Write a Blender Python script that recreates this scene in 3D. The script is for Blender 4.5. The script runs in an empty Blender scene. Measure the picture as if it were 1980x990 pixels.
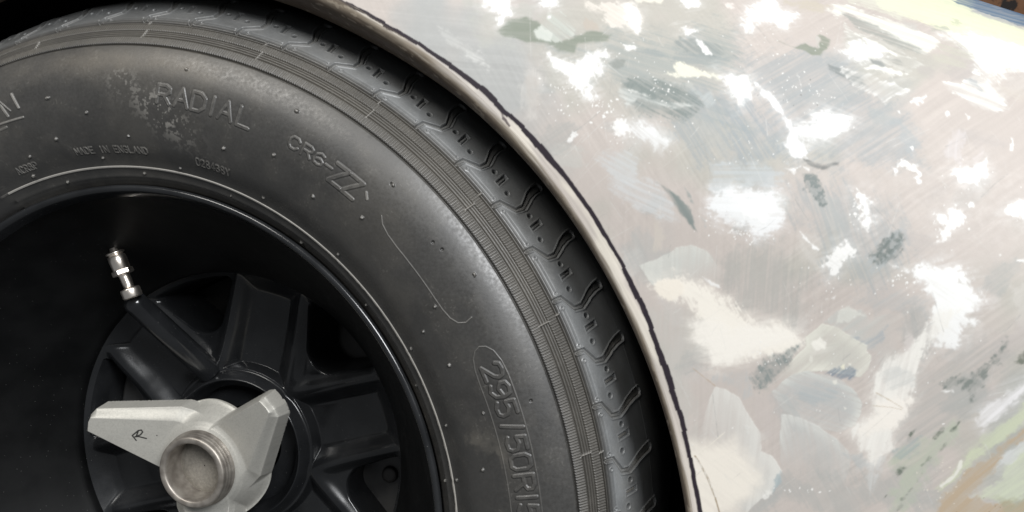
import bpy, bmesh, math, random
import numpy as np

SC = bpy.context.scene
COL = SC.collection
rng = np.random.default_rng(7)

# ------------------------------------------------------------------ camera
CAM_LOC = np.array([0.3616, -0.4586, 0.2134])
YAW, PITCH, FPX = -0.2344, -0.0940, 1600.0      # focal length in pixels of a 1980 px wide picture
cy_, sy_, cp_, sp_ = math.cos(YAW), math.sin(YAW), math.cos(PITCH), math.sin(PITCH)
FWD = np.array([sy_*cp_, cy_*cp_, sp_]); RIGHT = np.array([cy_, -sy_, 0.0]); UP = np.cross(RIGHT, FWD)
cam = bpy.data.cameras.new("camera")
cam_o = bpy.data.objects.new("camera", cam); COL.objects.link(cam_o)
cam.sensor_width = 36.0; cam.lens = 36.0*FPX/1980.0; cam.clip_start = 0.01; cam.clip_end = 100
cam_o.location = CAM_LOC
cam_o.rotation_euler = (math.pi/2 + PITCH, 0.0, -YAW)
SC.camera = cam_o

# ------------------------------------------------------------------ light
world = bpy.data.worlds.new("World"); SC.world = world; world.use_nodes = True
bg = world.node_tree.nodes["Background"]
bg.inputs[0].default_value = (0.92, 0.96, 1.0, 1); bg.inputs[1].default_value = 0.18

def area(name, loc, target, sx, sy, power, col):
    l = bpy.data.lights.new(name, 'AREA'); l.shape = 'RECTANGLE'; l.size = sx; l.size_y = sy
    l.energy = power; l.color = col
    o = bpy.data.objects.new(name, l); COL.objects.link(o); o.location = loc
    d = np.array(target) - np.array(loc)
    from mathutils import Vector
    o.rotation_euler = Vector(d).to_track_quat('-Z', 'Y').to_euler()
    return o
area("ceiling_lamp", (-0.65, -2.10, 2.55), (0.25, 0, 0.10), 1.3, 0.8, 62, (1.0, 0.975, 0.93))
area("right_lamp", (1.65, -1.62, 1.42), (0.2, 0, 0.12), 0.9, 0.9, 86, (0.97, 0.985, 1.0))  # unseen area lamp, set at the right to give the tyre its sheen

SC.view_settings.view_transform = 'Standard'
try: SC.view_settings.look = 'None'
except Exception: pass
SC.view_settings.exposure = 0.0; SC.view_settings.gamma = 1.0

# ------------------------------------------------------------------ helpers
def empty(name, parent=None, loc=(0, 0, 0)):
    o = bpy.data.objects.new(name, None); COL.objects.link(o); o.location = loc
    o.empty_display_size = 0.05
    if parent: o.parent = parent
    return o

def link(name, me, mat, parent=None):
    o = bpy.data.objects.new(name, me); COL.objects.link(o)
    for m in (mat if isinstance(mat, (list, tuple)) else [mat]): me.materials.append(m)
    if parent: o.parent = parent
    return o

def np_mesh(name, V, F, attrs=None, smooth=True):
    """V (n,3), F (m,4) int arrays -> mesh; attrs: name -> (n,3) colours or (n,) floats"""
    me = bpy.data.meshes.new(name)
    me.vertices.add(len(V)); me.vertices.foreach_set("co", np.ascontiguousarray(V, np.float32).ravel())
    k = F.shape[1]
    me.loops.add(F.size); me.loops.foreach_set("vertex_index", np.ascontiguousarray(F, np.int32).ravel())
    me.polygons.add(len(F)); me.polygons.foreach_set("loop_start", np.arange(0, F.size, k, dtype=np.int32))
    me.polygons.foreach_set("use_smooth", np.full(len(F), smooth, bool))
    me.update(calc_edges=True)
    for n, a in (attrs or {}).items():
        if a.ndim == 2:
            at = me.attributes.new(n, 'FLOAT_COLOR', 'POINT')
            at.data.foreach_set("color", np.c_[a, np.ones(len(a))].astype(np.float32).ravel())
        else:
            at = me.attributes.new(n, 'FLOAT', 'POINT'); at.data.foreach_set("value", a.astype(np.float32))
    return me

def grid_faces(n0, n1, wrap=False, flip=False, keep=None):
    i = np.arange(n0 if wrap else n0-1)[:, None]; j = np.arange(n1-1)[None, :]
    i2 = (i+1) % n0
    q = np.stack([i*n1+j + 0*i, i2*n1+j, i2*n1+j+1, i*n1+j+1 + 0*i2], -1).reshape(-1, 4)
    if flip: q = q[:, ::-1]
    if keep is not None:
        k = keep.ravel(); q = q[k[q].all(1)]
    return q

def lathe(name, prof, mat, parent, n=256, loc=None, axis=None, smooth=True, th0=0.0, th1=2*math.pi, rk=1.0):
    """revolve (r, y) profile about the wheel axis (Y) or about a given axis"""
    prof = np.array(prof, float)*np.array((rk, 1.0)); wrap = abs(th1-th0-2*math.pi) < 1e-6
    t = np.linspace(th0, th1, n, endpoint=not wrap)
    c, s = np.cos(t)[:, None], np.sin(t)[:, None]
    r, y = prof[:, 0][None], prof[:, 1][None]
    V = np.stack([r*c, y+0*c, r*s], -1).reshape(-1, 3)
    if axis is not None:
        from mathutils import Vector
        q = np.array(Vector((0, 1, 0)).rotation_difference(Vector(axis)).to_matrix())
        V = V @ q.T
    if loc is not None: V = V + np.array(loc)
    F = grid_faces(n, len(prof), wrap)
    me = np_mesh(name, V, F, smooth=smooth)
    o = link(name, me, mat, parent)
    return o

def sharpen(prof, e=0.0002):
    """double every profile point a hair apart so that corners of a lathe stay crisp"""
    P = [np.array(p, float) for p in prof]; out = [P[0]]
    for a, b, c in zip(P[:-2], P[1:-1], P[2:]):
        l0 = np.linalg.norm(b-a); l1 = np.linalg.norm(c-b)
        out.append(b-(b-a)/max(l0, 1e-9)*min(e, l0*.3)); out.append(b+(c-b)/max(l1, 1e-9)*min(e, l1*.3))
    out.append(P[-1]); return out

def hash2(ix, iy, seed):
    h = (ix.astype(np.int64)*374761393 + iy.astype(np.int64)*668265263 + seed*974634777) & 0xffffffff
    h = ((h ^ (h >> 13))*1274126177) & 0xffffffff
    return ((h ^ (h >> 16)) & 0xffff)/65535.0

def vnoise(x, y, seed=0):
    x = np.asarray(x, float); y = np.asarray(y, float)
    ix = np.floor(x); iy = np.floor(y); fx = x-ix; fy = y-iy
    fx = fx*fx*(3-2*fx); fy = fy*fy*(3-2*fy)
    a = hash2(ix, iy, seed); b = hash2(ix+1, iy, seed); c = hash2(ix, iy+1, seed); d = hash2(ix+1, iy+1, seed)
    return (a*(1-fx)+b*fx)*(1-fy)+(c*(1-fx)+d*fx)*fy

def fbm(x, y, seed=0, octv=4):
    s = 0; a = .5; t = 0
    for k in range(octv):
        s = s+a*vnoise(x*2**k+17.3*k, y*2**k-9.1*k, seed+k); t += a; a *= .5
    return s/t

def sstep(a, b, x):
    t = np.clip((x-a)/(b-a), 0, 1); return t*t*(3-2*t)

def lin(c):
    c = np.array(c, float)/255.0
    return np.where(c <= .04045, c/12.92, ((c+.055)/1.055)**2.4)

def seg_dist(px, py, pts):
    """distance from points to a polyline"""
    d = np.full(np.shape(px), 1e9)
    for (ax, ay), (bx, by) in zip(pts[:-1], pts[1:]):
        vx, vy = bx-ax, by-ay; L = vx*vx+vy*vy+1e-12
        t = np.clip(((px-ax)*vx+(py-ay)*vy)/L, 0, 1)
        d = np.minimum(d, np.hypot(px-ax-t*vx, py-ay-t*vy))
    return d

def poly_sd(px, py, pts):
    """signed distance to a closed polygon, negative inside"""
    d = seg_dist(px, py, list(pts)+[pts[0]])
    ins = np.zeros(np.shape(px), bool)
    n = len(pts)
    for i in range(n):
        ax, ay = pts[i]; bx, by = pts[(i+1) % n]
        if ay == by: continue
        c = ((ay > py) != (by > py)) & (px < (bx-ax)*(py-ay)/(by-ay)+ax)
        ins ^= c
    return np.where(ins, -d, d)

# ------------------------------------------------------------------ materials
def new_mat(name):
    m = bpy.data.materials.new(name); m.use_nodes = True
    nt = m.node_tree; return m, nt, nt.nodes["Principled BSDF"]

def N(nt, kind, **kw):
    n = nt.nodes.new(kind)
    for k, v in kw.items():
        if k.startswith("i_"): n.inputs[int(k[2:])].default_value = v
        else: setattr(n, k, v)
    return n

def noise_bump(nt, b, scale, strength, dist, detail=4.0, coords=None):
    tc = N(nt, "ShaderNodeTexCoord")
    nz = N(nt, "ShaderNodeTexNoise"); nz.inputs["Scale"].default_value = scale; nz.inputs["Detail"].default_value = detail
    nt.links.new(tc.outputs["Object"], nz.inputs["Vector"])
    bp = N(nt, "ShaderNodeBump"); bp.inputs["Strength"].default_value = strength; bp.inputs["Distance"].default_value = dist
    nt.links.new(nz.outputs["Fac"], bp.inputs["Height"]); nt.links.new(bp.outputs["Normal"], b.inputs["Normal"])
    return nz, tc

def ramp(nt, src, stops):
    r = N(nt, "ShaderNodeValToRGB"); el = r.color_ramp.elements
    while len(el) < len(stops): el.new(0.5)
    for e, (p, c) in zip(el, stops):
        e.position = p; e.color = (c[0], c[1], c[2], 1) if hasattr(c, '__len__') else (c, c, c, 1)
    nt.links.new(src, r.inputs["Fac"]); return r

def attr_mat(name, attr, rough, spec, bscale, bstr, bdist, rough_var=0.1, coat=0.0, metallic=0.0, speck=None, grain=.08):
    m, nt, b = new_mat(name)
    a = N(nt, "ShaderNodeAttribute"); a.attribute_name = attr
    nz, tc = noise_bump(nt, b, bscale, bstr, bdist)
    col = a.outputs["Color"]
    n2 = N(nt, "ShaderNodeTexNoise"); n2.inputs["Scale"].default_value = 900.0; n2.inputs["Detail"].default_value = 2.0
    nt.links.new(tc.outputs["Object"], n2.inputs["Vector"])
    r1 = ramp(nt, n2.outputs["Fac"], [(0.3, 1-grain), (0.7, 1+grain*.5)])
    mx = N(nt, "ShaderNodeMix"); mx.data_type = 'RGBA'; mx.blend_type = 'MULTIPLY'; mx.inputs[0].default_value = 1.0
    nt.links.new(col, mx.inputs[6]); nt.links.new(r1.outputs["Color"], mx.inputs[7])
    out = mx.outputs[2]
    if speck:
        vo = N(nt, "ShaderNodeTexVoronoi"); vo.inputs["Scale"].default_value = speck[0]
        nt.links.new(tc.outputs["Object"], vo.inputs["Vector"])
        r2 = ramp(nt, vo.outputs["Distance"], [(speck[1], 1.0), (speck[1]+.02, 0.0)])
        m2 = N(nt, "ShaderNodeMix"); m2.data_type = 'RGBA'
        nt.links.new(r2.outputs["Color"], m2.inputs[0]); nt.links.new(out, m2.inputs[6]); m2.inputs[7].default_value = (*speck[2], 1)
        out = m2.outputs[2]
    nt.links.new(out, b.inputs["Base Color"])
    rr = ramp(nt, nz.outputs["Fac"], [(0.3, rough-rough_var), (0.7, rough+rough_var)])
    nt.links.new(rr.outputs["Color"], b.inputs["Roughness"])
    b.inputs["Specular IOR Level"].default_value = spec; b.inputs["Metallic"].default_value = metallic
    b.inputs["Coat Weight"].default_value = coat
    return m

def plain_mat(name, c1, c2, rough, spec=0.5, metallic=0.0, nscale=60, bstr=0.1, bdist=0.0003, speck=None, rvar=0.06, coat=0.0):
    m, nt, b = new_mat(name)
    nz, tc = noise_bump(nt, b, nscale*6, bstr, bdist)
    n2 = N(nt, "ShaderNodeTexNoise"); n2.inputs["Scale"].default_value = nscale; n2.inputs["Detail"].default_value = 6.0
    nt.links.new(tc.outputs["Object"], n2.inputs["Vector"])
    r1 = ramp(nt, n2.outputs["Fac"], [(0.35, c1), (0.68, c2)])
    out = r1.outputs["Color"]
    if speck:
        vo = N(nt, "ShaderNodeTexVoronoi"); vo.inputs["Scale"].default_value = speck[0]
        nt.links.new(tc.outputs["Object"], vo.inputs["Vector"])
        r2 = ramp(nt, vo.outputs["Distance"], [(speck[1], 1.0), (speck[1]+.015, 0.0)])
        m2 = N(nt, "ShaderNodeMix"); m2.data_type = 'RGBA'
        nt.links.new(r2.outputs["Color"], m2.inputs[0]); nt.links.new(out, m2.inputs[6]); m2.inputs[7].default_value = (*speck[2], 1)
        out = m2.outputs[2]
    nt.links.new(out, b.inputs["Base Color"])
    rr = ramp(nt, n2.outputs["Fac"], [(0.3, rough-rvar), (0.7, rough+rvar)])
    nt.links.new(rr.outputs["Color"], b.inputs["Roughness"])
    b.inputs["Specular IOR Level"].default_value = spec; b.inputs["Metallic"].default_value = metallic
    b.inputs["Coat Weight"].default_value = coat
    return m

M_PAINT = attr_mat("hand_painted_body", "paint", 0.56, 0.22, 260, 0.06, 0.0004, 0.08, grain=.015)
M_RUBBER = attr_mat("tyre_rubber", "rubber", 0.47, 0.80, 500, 0.12, 0.0004, 0.08)
M_BLACK = plain_mat("gloss_black_wheel_paint", (.0100, .0106, .0116), (.0165, .0173, .0186), 0.20, 0.5, 0, 40, 0.04, 0.0004,
                    speck=(210, .045, (.10, .10, .095)))
M_CAST = attr_mat("sandblasted_aluminium", "cast", 0.50, 0.5, 1500, 0.25, 0.0003, 0.06, metallic=0.35)
M_SLEEVE = plain_mat("worn_steel", (.24, .215, .19), (.40, .37, .33), 0.46, 0.5, 0.7, 120, 0.2, 0.0003)
M_PLUG = plain_mat("speckled_grey_casting", (.20, .185, .16), (.27, .25, .215), 0.6, 0.4, 0.25, 500, 0.4, 0.0006,
                   speck=(900, .10, (.55, .53, .5)))
M_CHROME = plain_mat("nickel_plate", (.90, .82, .73), (.97, .90, .83), 0.34, 0.5, 1.0, 90, 0.03, 0.0002)
M_DARKWELL = plain_mat("matt_black_underseal", (.006, .006, .006), (.014, .013, .013), 0.8, 0.2, 0, 40, 0.4, 0.002)
M_DISC = plain_mat("brake_iron", (.035, .034, .033), (.07, .066, .062), 0.45, 0.4, 0.4, 40, 0.1, 0.0005)
M_CALIPER = plain_mat("brake_alloy", (.05, .05, .052), (.095, .093, .09), 0.5, 0.4, 0.2, 40, 0.2, 0.0005)

# ------------------------------------------------------------------ body surface: flat flank that rolls over at the top
Y0 = -0.020
NB = np.array([0.36, 0.93]); NB = NB/np.linalg.norm(NB); TB = np.array([NB[1], -NB[0]])
S0, RHO = 0.2985, 0.20
def surf(T, S):
    """developed panel coordinates (m) -> xyz and outward normal"""
    T = np.asarray(T, float); S = np.asarray(S, float)
    phi = np.clip((S-S0)/RHO, 0, 1.9); ex = np.maximum(S-S0-1.9*RHO, 0)
    s = np.where(S < S0, S, S0+RHO*np.sin(phi)+ex*np.cos(phi)); y = Y0+RHO*(1-np.cos(phi))+ex*np.sin(phi)
    P = np.stack([T*TB[0]+s*NB[0], y, T*TB[1]+s*NB[1]], -1)
    Nn = np.stack([np.sin(phi)*NB[0], -np.cos(phi), np.sin(phi)*NB[1]], -1)
    return P, Nn

def at(px, py):
    """where the photograph's point px, py lies on the panel, in developed coordinates (mm)"""
    d = FWD+((px-990)/FPX)*RIGHT-((py-495)/FPX)*UP
    t0 = (Y0-CAM_LOC[1])/d[1]
    def f(t):
        q = CAM_LOC+t*d; s = q[0]*NB[0]+q[2]*NB[1]
        if s < S0: return q[1]-Y0
        if s > S0+RHO: return -1.0
        return q[1]-(Y0+RHO-math.sqrt(RHO*RHO-(s-S0)**2))
    lo, t = t0, t0
    if f(t0) < 0:
        while t < t0*1.6 and f(t) < 0: lo, t = t, t+.002
        hi = t
        for _ in range(30):
            m = .5*(lo+hi)
            if f(m) < 0: lo = m
            else: hi = m
        t = hi
    q = CAM_LOC+t*d; s = q[0]*NB[0]+q[2]*NB[1]
    S = s if s < S0 else S0+RHO*math.asin(min(1, (s-S0)/RHO))
    return np.array([q[0]*TB[0]+q[2]*TB[1], S])*1000

LIP_PX = [(600,2),(676,43),(751.5,88),(827,141),(903,199.5),(951,249),(982,284),(1032.5,344),(1075.5,395),(1114.6,445.5),
          (1152.5,506),(1178,556.6),(1210.6,617),(1246.5,703.6),(1271,767),(1292.5,838),(1310,909),(1324,990)]
LINE_PX = [(658,2.5),(726,35),(802,83),(878,129),(953.5,192),(1009,249),(1032.5,274),(1083,332),(1133.5,399),(1165,450.5),
           (1198,501),(1226,556.6),(1251,617),(1285,714),(1306.6,771),(1324,838),(1340,909),(1352.6,990)]
ROT = math.atan2(-TB[1], TB[0])          # developed angle = wheel angle + ROT
def polar_fit(pts, deg):
    q = np.array([at(*p) for p in pts]); a = np.arctan2(q[:, 1], q[:, 0])-ROT; r = np.hypot(q[:, 0], q[:, 1])
    c = np.polyfit(a, r, deg); lo, hi = a.min(), a.max()
    return lambda th: np.polyval(c, np.clip(th, lo-.05, hi+.05))
lip_r = polar_fit(LIP_PX, 4); line_r = polar_fit(LINE_PX, 4)

# ---- paint canvas on the developed panel (mm), used only to colour the panel's own vertices
CT0, CT1, CS0, CS1, CRES = -160.0, 700.0, -10.0, 600.0, 0.36
ct = np.arange(CT0, CT1, CRES); cs = np.arange(CS0, CS1, CRES)
CT, CSg = np.meshgrid(ct, cs)           # [S, T]
HH, WW = CT.shape
can = np.zeros((HH, WW, 3)); hgt = np.zeros((HH, WW))
# a frame in which the strokes were measured: u to the right, v down, one unit = 0.38 mm on the flank
U = (CT*TB[0]+CSg*NB[0])/0.3813; Vv = -(CT*TB[1]+CSg*NB[1])/0.3813

def streaks(u, v, ang, seed, L=70.0, Wd=2.2):
    c, s = math.cos(math.radians(ang)), math.sin(math.radians(ang))
    a = u*c+v*s; b = -u*s+v*c
    b = b+6*vnoise(u/60, v/60, seed+5)
    return .6*vnoise(a/L, b/Wd, seed)+.4*vnoise(a/(L*.45), b/(Wd*.55), seed+1)

def window(P, pad):
    j0 = max(0, int((P[:, 0].min()-pad-CT0)/CRES)); j1 = min(WW, int((P[:, 0].max()+pad-CT0)/CRES)+2)
    i0 = max(0, int((P[:, 1].min()-pad-CS0)/CRES)); i1 = min(HH, int((P[:, 1].max()+pad-CS0)/CRES)+2)
    return slice(i0, i1), slice(j0, j1)

seedc = [100]
def blend(w, m, col):
    can[w] = can[w]*(1-m[..., None])+lin(col)*m[..., None]

def dab(pts, col, alpha=1.0, soft=1.5, rag=1.5, ragf=9.0, ang=None, dry=0.0, rim=0.0, rimcol=(236, 234, 226), h=0.05, fade=None, sp=0.0, rw=2.6, inner=None, diss=.6, mm=False):
    """one brush mark: outline in photo pixels; soft / rag edge width in mm; dry = streaked by bristles along ang;
    the edge breaks up into bristle marks (diss) rather than ending in a clean outline"""
    P = np.array(pts, float) if mm else np.array([at(*p) for p in pts]); seedc[0] += 7; sd0 = seedc[0]
    w = window(P, 10+soft*3+rag)
    if w[0].stop <= w[0].start or w[1].stop <= w[1].start: return
    T, S, u, v = CT[w], CSg[w], U[w], Vv[w]
    A2 = abs(np.sum(P[:, 0]*np.roll(P[:, 1], -1)-P[:, 1]*np.roll(P[:, 0], -1))); thick = A2/np.sum(np.hypot(*(P-np.roll(P, -1, 0)).T))
    if min(col) > 238: soft = soft*1.5
    soft = min(soft, .30*thick+.1); rag = min(rag, .35*thick+.1)
    sd = poly_sd(T, S, [tuple(p) for p in P])
    sd = sd+rag*1.8*(fbm(u/ragf, v/ragf, sd0, 4)-.5)*2+rag*1.2*(fbm(u/(ragf*4), v/(ragf*4), sd0+3, 2)-.5)*2
    m0 = 1-sstep(-soft*1.2, soft*.5, sd)
    nz = .5*fbm(u/3.2, v/3.2, sd0+21, 3)+.5*streaks(u, v, ang if ang is not None else 60, sd0+23, 26, 2.6)
    kk = np.clip((-sd+soft*1.3)/(soft*3.4+.6), 0, 1)
    m1 = sstep(-.10, .22, kk*1.05-nz*.95)
    m = m0*(1-diss)+m1*diss
    if ang is not None and dry > 0:
        st = streaks(u, v, ang, sd0, 80, 3.0)
        depth = np.clip(-sd/(soft*3+2), 0, 1)
        m = m*np.clip(1-dry*(1.3-depth*.5)*sstep(.35, .70, st), 0, 1)
    m = m*(1-.30*sstep(.5, .85, streaks(u, v, ang if ang is not None else 35, sd0+31, 60, 4.0))*(1-.6*np.clip(-sd/9, 0, 1)))
    if sp > 0:
        m = m*(1-sp*sstep(.42, .62, fbm(u/5.0, v/5.0, sd0+9, 3)))
    if inner is not None:                     # thinner in the middle than along its edge
        m = m*(inner+(1-inner)*np.exp(np.minimum(sd, 0)/7.0))
    if fade is not None:                      # fades from one point of the mark to another
        a = at(*fade[0]); b = at(*fade[1]); d = b-a
        m = m*(1-sstep(0, 1, ((T-a[0])*d[0]+(S-a[1])*d[1])/(d@d)))
    m = m*alpha
    if min(col) > 236 and thick > 3.2 and fade is None:      # the paint thins out into a wiped smear around its body
        sm_ = alpha*.28*(1-sstep(-1.5, 6.5, sd))*(1-.85*sstep(.35, .7, streaks(u, v, (ang if ang is not None else -35)+20, sd0+41, 60, 4)))*(.4+.9*fbm(u/25, v/25, sd0+43, 2))
        blend(w, np.clip(sm_, 0, 1), col)
    blend(w, m, col)
    hgt[w] += h*m
    if rim > 0:
        rr = rim*np.exp(-((np.minimum(sd, 0)+.3)/rw)**2)*(sd < .2)*(.45+.55*vnoise(u/40, v/40, sd0+11))*np.clip(m/alpha*1.3, 0, 1)**2
        blend(w, np.clip(rr, 0, 1), rimcol); hgt[w] += .06*rr*(sd > -1.2)

def stroke(pts, wd, col, alpha=1.0, soft=.35, rag=.3, ragf=6.0, h=0.03):
    P = np.array([at(*p) for p in pts]); seedc[0] += 7
    w = window(P, wd+3); T, S, u, v = CT[w], CSg[w], U[w], Vv[w]
    sd = seg_dist(T, S, [tuple(p) for p in P])-wd/2+rag*2*(fbm(u/ragf, v/ragf, seedc[0], 3)-.5)*2
    m = (1-sstep(-soft, soft, sd))*alpha
    blend(w, m, col); hgt[w] += h*m

def spatter(cx, cy, rx, ry, n, col=(250, 249, 245), rmin=.18, rmax=.7, alpha=1.0, ang=0):
    c, s = math.cos(math.radians(ang)), math.sin(math.radians(ang))
    rmax *= .8
    for _ in range(int(n*.75)):
        a, b = rng.normal(0, .5, 2); px = cx+a*rx*c-b*ry*s; py = cy+a*rx*s+b*ry*c
        p = at(px, py); r = rmin+(rmax-rmin)*rng.random()**3
        w = window(p[None], r*3+1)
        if w[0].stop <= w[0].start or w[1].stop <= w[1].start: continue
        seedc[0] += 1
        e = .6+.8*rng.random(); t = rng.random()*3.14; T, S = CT[w]-p[0], CSg[w]-p[1]
        d = np.hypot((T*math.cos(t)+S*math.sin(t))/e, (-T*math.sin(t)+S*math.cos(t))*e)-r+.5*r*(vnoise(U[w]/2.2, Vv[w]/2.2, seedc[0])-.5)*2
        m = (1-sstep(-.15, .25, d))*alpha
        blend(w, m, col); hgt[w] += .06*m

def Z5(*p): return [(900+x/3.0, y/3.0) for x, y in p]
def Z6(*p): return [(1440+x/3.0, y/3.0) for x, y in p]
def Z7(*p): return [(1200+x/2.5385, 330+y/2.5385) for x, y in p]
def Z8(*p): return [(1200+x/2.5385, 600+y/2.5385) for x, y in p]

# ground coat: warm pinkish grey with cooler greys wiped into it
PINK, BLUE, GREEN = (209, 200, 193), (174, 182, 183), (190, 190, 180)
n1 = fbm(U/230, Vv/230, 11, 4); n2 = fbm(U/150, Vv/150, 31, 4)
can[:] = lin(PINK)
mb = sstep(.54, .68, n1)[..., None]*.6; can = can*(1-mb)+lin(BLUE)*mb
mg = sstep(.54, .68, n2)[..., None]*.6; can = can*(1-mg)+lin(GREEN)*mg
dirw = fbm(U/170, Vv/170, 47, 2)
sA = streaks(U, Vv, 58, 61, 120, 3.4); sB = streaks(U, Vv, -38, 63, 140, 3.6); sC = streaks(U, Vv, 92, 65, 110, 3.6); sD = streaks(U, Vv, 8, 67, 150, 4)
def zone(cx, cy, rx, ry):
    p = at(cx, cy); u0 = (p[0]*TB[0]+p[1]*NB[0])/.3813; v0 = -(p[0]*TB[1]+p[1]*NB[1])/.3813
    return np.exp(-(((U-u0)/rx)**2+((Vv-v0)/ry)**2))
wA = zone(1280, 220, 260, 190)+.1; wB = zone(1760, 250, 260, 260)+zone(1780, 820, 260, 260)+.1; wC = zone(1350, 640, 190, 260)+.05; wD = zone(1050, 60, 260, 110)+.05
ws = wA+wB+wC+wD
st = (wA*sA+wB*sB+wC*sC+wD*sD)/ws
can *= (1+.30*(st-.5)*np.clip(fbm(U/90, Vv/90, 71, 3)*1.6-.1, 0, 1.3))[..., None]
hgt += .05*(st-.5)

# broad washes
for _ in range(90):
    px, py = 900+1100*rng.random(), 1000*rng.random()
    if px < 960+py*.36: continue
    a = rng.choice([58, -38, 92, -36, 10])+rng.normal(0, 10); L = 22+48*rng.random(); Wd = L*(.35+.4*rng.random())
    ca, sa = math.cos(math.radians(a)), math.sin(math.radians(a))
    q = [(px+L*math.cos(t)*ca-Wd*math.sin(t)*sa, py+L*math.cos(t)*sa+Wd*math.sin(t)*ca) for t in np.linspace(0, 5.7, 9)]
    c_ = [(214,208,203), (184,188,186), (194,188,184), (206,206,200), (221,217,211), (172,177,175), (200,192,184)][rng.integers(7)]
    dab(q, c_, .3+.35*rng.random(), 3+5*rng.random(), 2.5, 14, a, .3, h=.01)
dab(Z5((450,250),(800,150),(1100,180),(1620,120),(1620,760),(1250,700),(900,620),(600,420)), (164,172,170), .62, 14, 6, 30, 20, .5, h=0)
dab(Z5((1180,560),(1620,420),(1620,990),(1350,990),(1150,800)), (166,174,177), .62, 14, 6, 30, 58, .5, h=0)
dab(Z6((0,260),(250,220),(520,330),(760,500),(960,700),(1040,960),(700,990),(0,990)), (165,173,176), .62, 12, 6, 30, -35, .5, h=0)
dab(Z5((0,0),(450,0),(420,150),(250,300),(100,260)), (198,199,191), .6, 10, 5, 25, 10, .3, h=0)
dab(Z7((820,60),(1100,20),(1350,120),(1400,420),(1250,640),(950,520),(800,300)), (168,176,178), .55, 12, 6, 30, 70, .5, h=0)
dab(Z7((330,380),(700,330),(980,420),(1000,700),(860,838),(560,700)), (180,181,176), .55, 10, 6, 30, 92, .5, h=0)
dab(Z7((1300,0),(1980,0),(1980,640),(1700,520),(1500,330)), (207,199,192), .5, 14, 6, 30, -40, .3, h=0)
dab(Z8((1250,250),(1900,60),(1980,330),(1500,800),(1280,600)), (182,182,178), .5, 14, 6, 30, -40, .5, h=0)
dab(Z8((700,800),(1300,780),(1560,700),(1560,990),(650,990)), (184,185,181), .6, 12, 6, 30, 60, .4, h=0)
dab(Z8((0,0),(500,0),(380,300),(420,990),(330,990),(120,400)), (206,203,196), .6, 8, 4, 25, 92, .4, h=0)

# --- upper left quarter of the painted flank
WHT = (252, 251, 248); CRM = (252, 247, 236)
dab(Z5((0,280),(60,285),(190,360),(140,425),(60,390),(-60,330)), (226,226,222), .75, 5, 2, 12, 28, .5)
dab(Z5((-160,150),(-60,210),(60,290),(40,320),(-120,260)), (218,218,214), .5, 5, 2, 12, 28, .6)
dab(Z5((770,900),(850,850),(1000,920),(1060,1080),(900,1120),(780,1010)), (216,219,219), .7, 7, 3, 15, 30, .5)
dab(Z5((1000,300),(1330,280),(1540,330),(1500,400),(1200,390)), (162,169,168), .75, 4, 3, 14, 8, .6)
dab(Z5((185,180),(250,120),(350,100),(420,115),(445,135),(470,180),(560,240),(640,200),(700,180),(780,180),(840,205),(830,240),(760,255),(660,262),(630,305),(540,300),(500,268),(420,255),(330,235),(230,215)), (146,153,140), .95, 1.3, .8, 14, 5, .1, h=.02, diss=.25)
dab(Z5((380,180),(440,135),(470,60),(560,60),(650,170),(620,215),(560,245),(480,250),(410,225)), (206,211,203), .8, 1.0, .6, 9, 42, .75, rim=.25)
dab(Z5((385,180),(440,140),(500,190),(500,240),(460,248),(405,222)), (216,221,213), .9, .8, .5, 8, rim=.3)
dab(Z5((690,90),(780,130),(775,185),(700,180),(670,150)), (199,190,179), .9, 1.0, .6, 9)
dab(Z5((820,360),(870,330),(930,350),(920,388),(880,403),(836,390)), (158,162,157), .95, .6, .4, 9, diss=.2)
dab(Z5((690,0),(960,0),(1000,50),(1030,100),(1025,180),(985,200),(930,155),(900,180),(840,170),(780,140),(790,95),(720,75),(690,30)), (240,232,222), .92, 2.0, 1.6, 9, 40, .2, rim=.5)
dab(Z5((930,20),(985,25),(1030,100),(1025,185),(985,200),(940,150),(915,80)), WHT, .95, 1.2, 1.2, 7)
dab(Z5((970,-30),(1170,-30),(1160,12),(1080,22),(990,15)), (240,236,222), .9, 1.2, 1.2, 8)
dab(Z5((105,-30),(270,-30),(262,60),(275,80),(230,110),(192,145),(186,70),(110,45)), WHT, .97, 1.3, 1.6, 7)
dab(Z5((410,20),(440,-20),(540,-20),(545,40),(500,66),(440,60)), WHT, .97, 1.2, 1.5, 7)
dab(Z5((470,90),(500,85),(500,105),(475,108)), WHT, .9, .6, .8, 5)
dab(Z5((1240,-20),(1330,-20),(1360,20),(1310,45),(1260,25)), WHT, .9, 1.8, 1.5, 7)
dab(Z5((1500,10),(1560,20),(1550,60),(1500,40)), (244,236,230), .8, 1.2, 2.0, 5)
dab(Z5((1180,260),(1240,200),(1480,250),(1600,330),(1500,350),(1300,330)), (146,154,153), .7, 2.5, 2, 9, 40, .75)
dab(Z5((1235,150),(1280,135),(1350,180),(1340,222),(1300,210),(1270,215),(1240,185)), WHT, .97, .9, 1.4, 6)
dab(Z5((1338,228),(1365,240),(1445,312),(1425,332),(1388,318)), WHT, .95, .7, .8, 6)
dab(Z5((880,450),(1000,440),(1130,445),(1260,480),(1360,530),(1420,590),(1400,650),(1330,700),(1220,720),(1100,695),(1000,665),(930,600),(890,540)), (138,147,144), .95, 2.6, 1.8, 12, 30, .55, sp=.2)
dab(Z5((885,500),(1000,520),(1130,580),(1300,600),(1335,612),(1240,645),(1130,625),(1000,590),(930,640),(890,560)), (216,219,215), .85, 1.8, .9, 10, 20, .5, rim=.2)
dab(Z5((1170,470),(1300,470),(1420,560),(1380,590),(1290,520)), (205,210,207), .7, 2.2, 1, 10, 30, .4)
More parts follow.
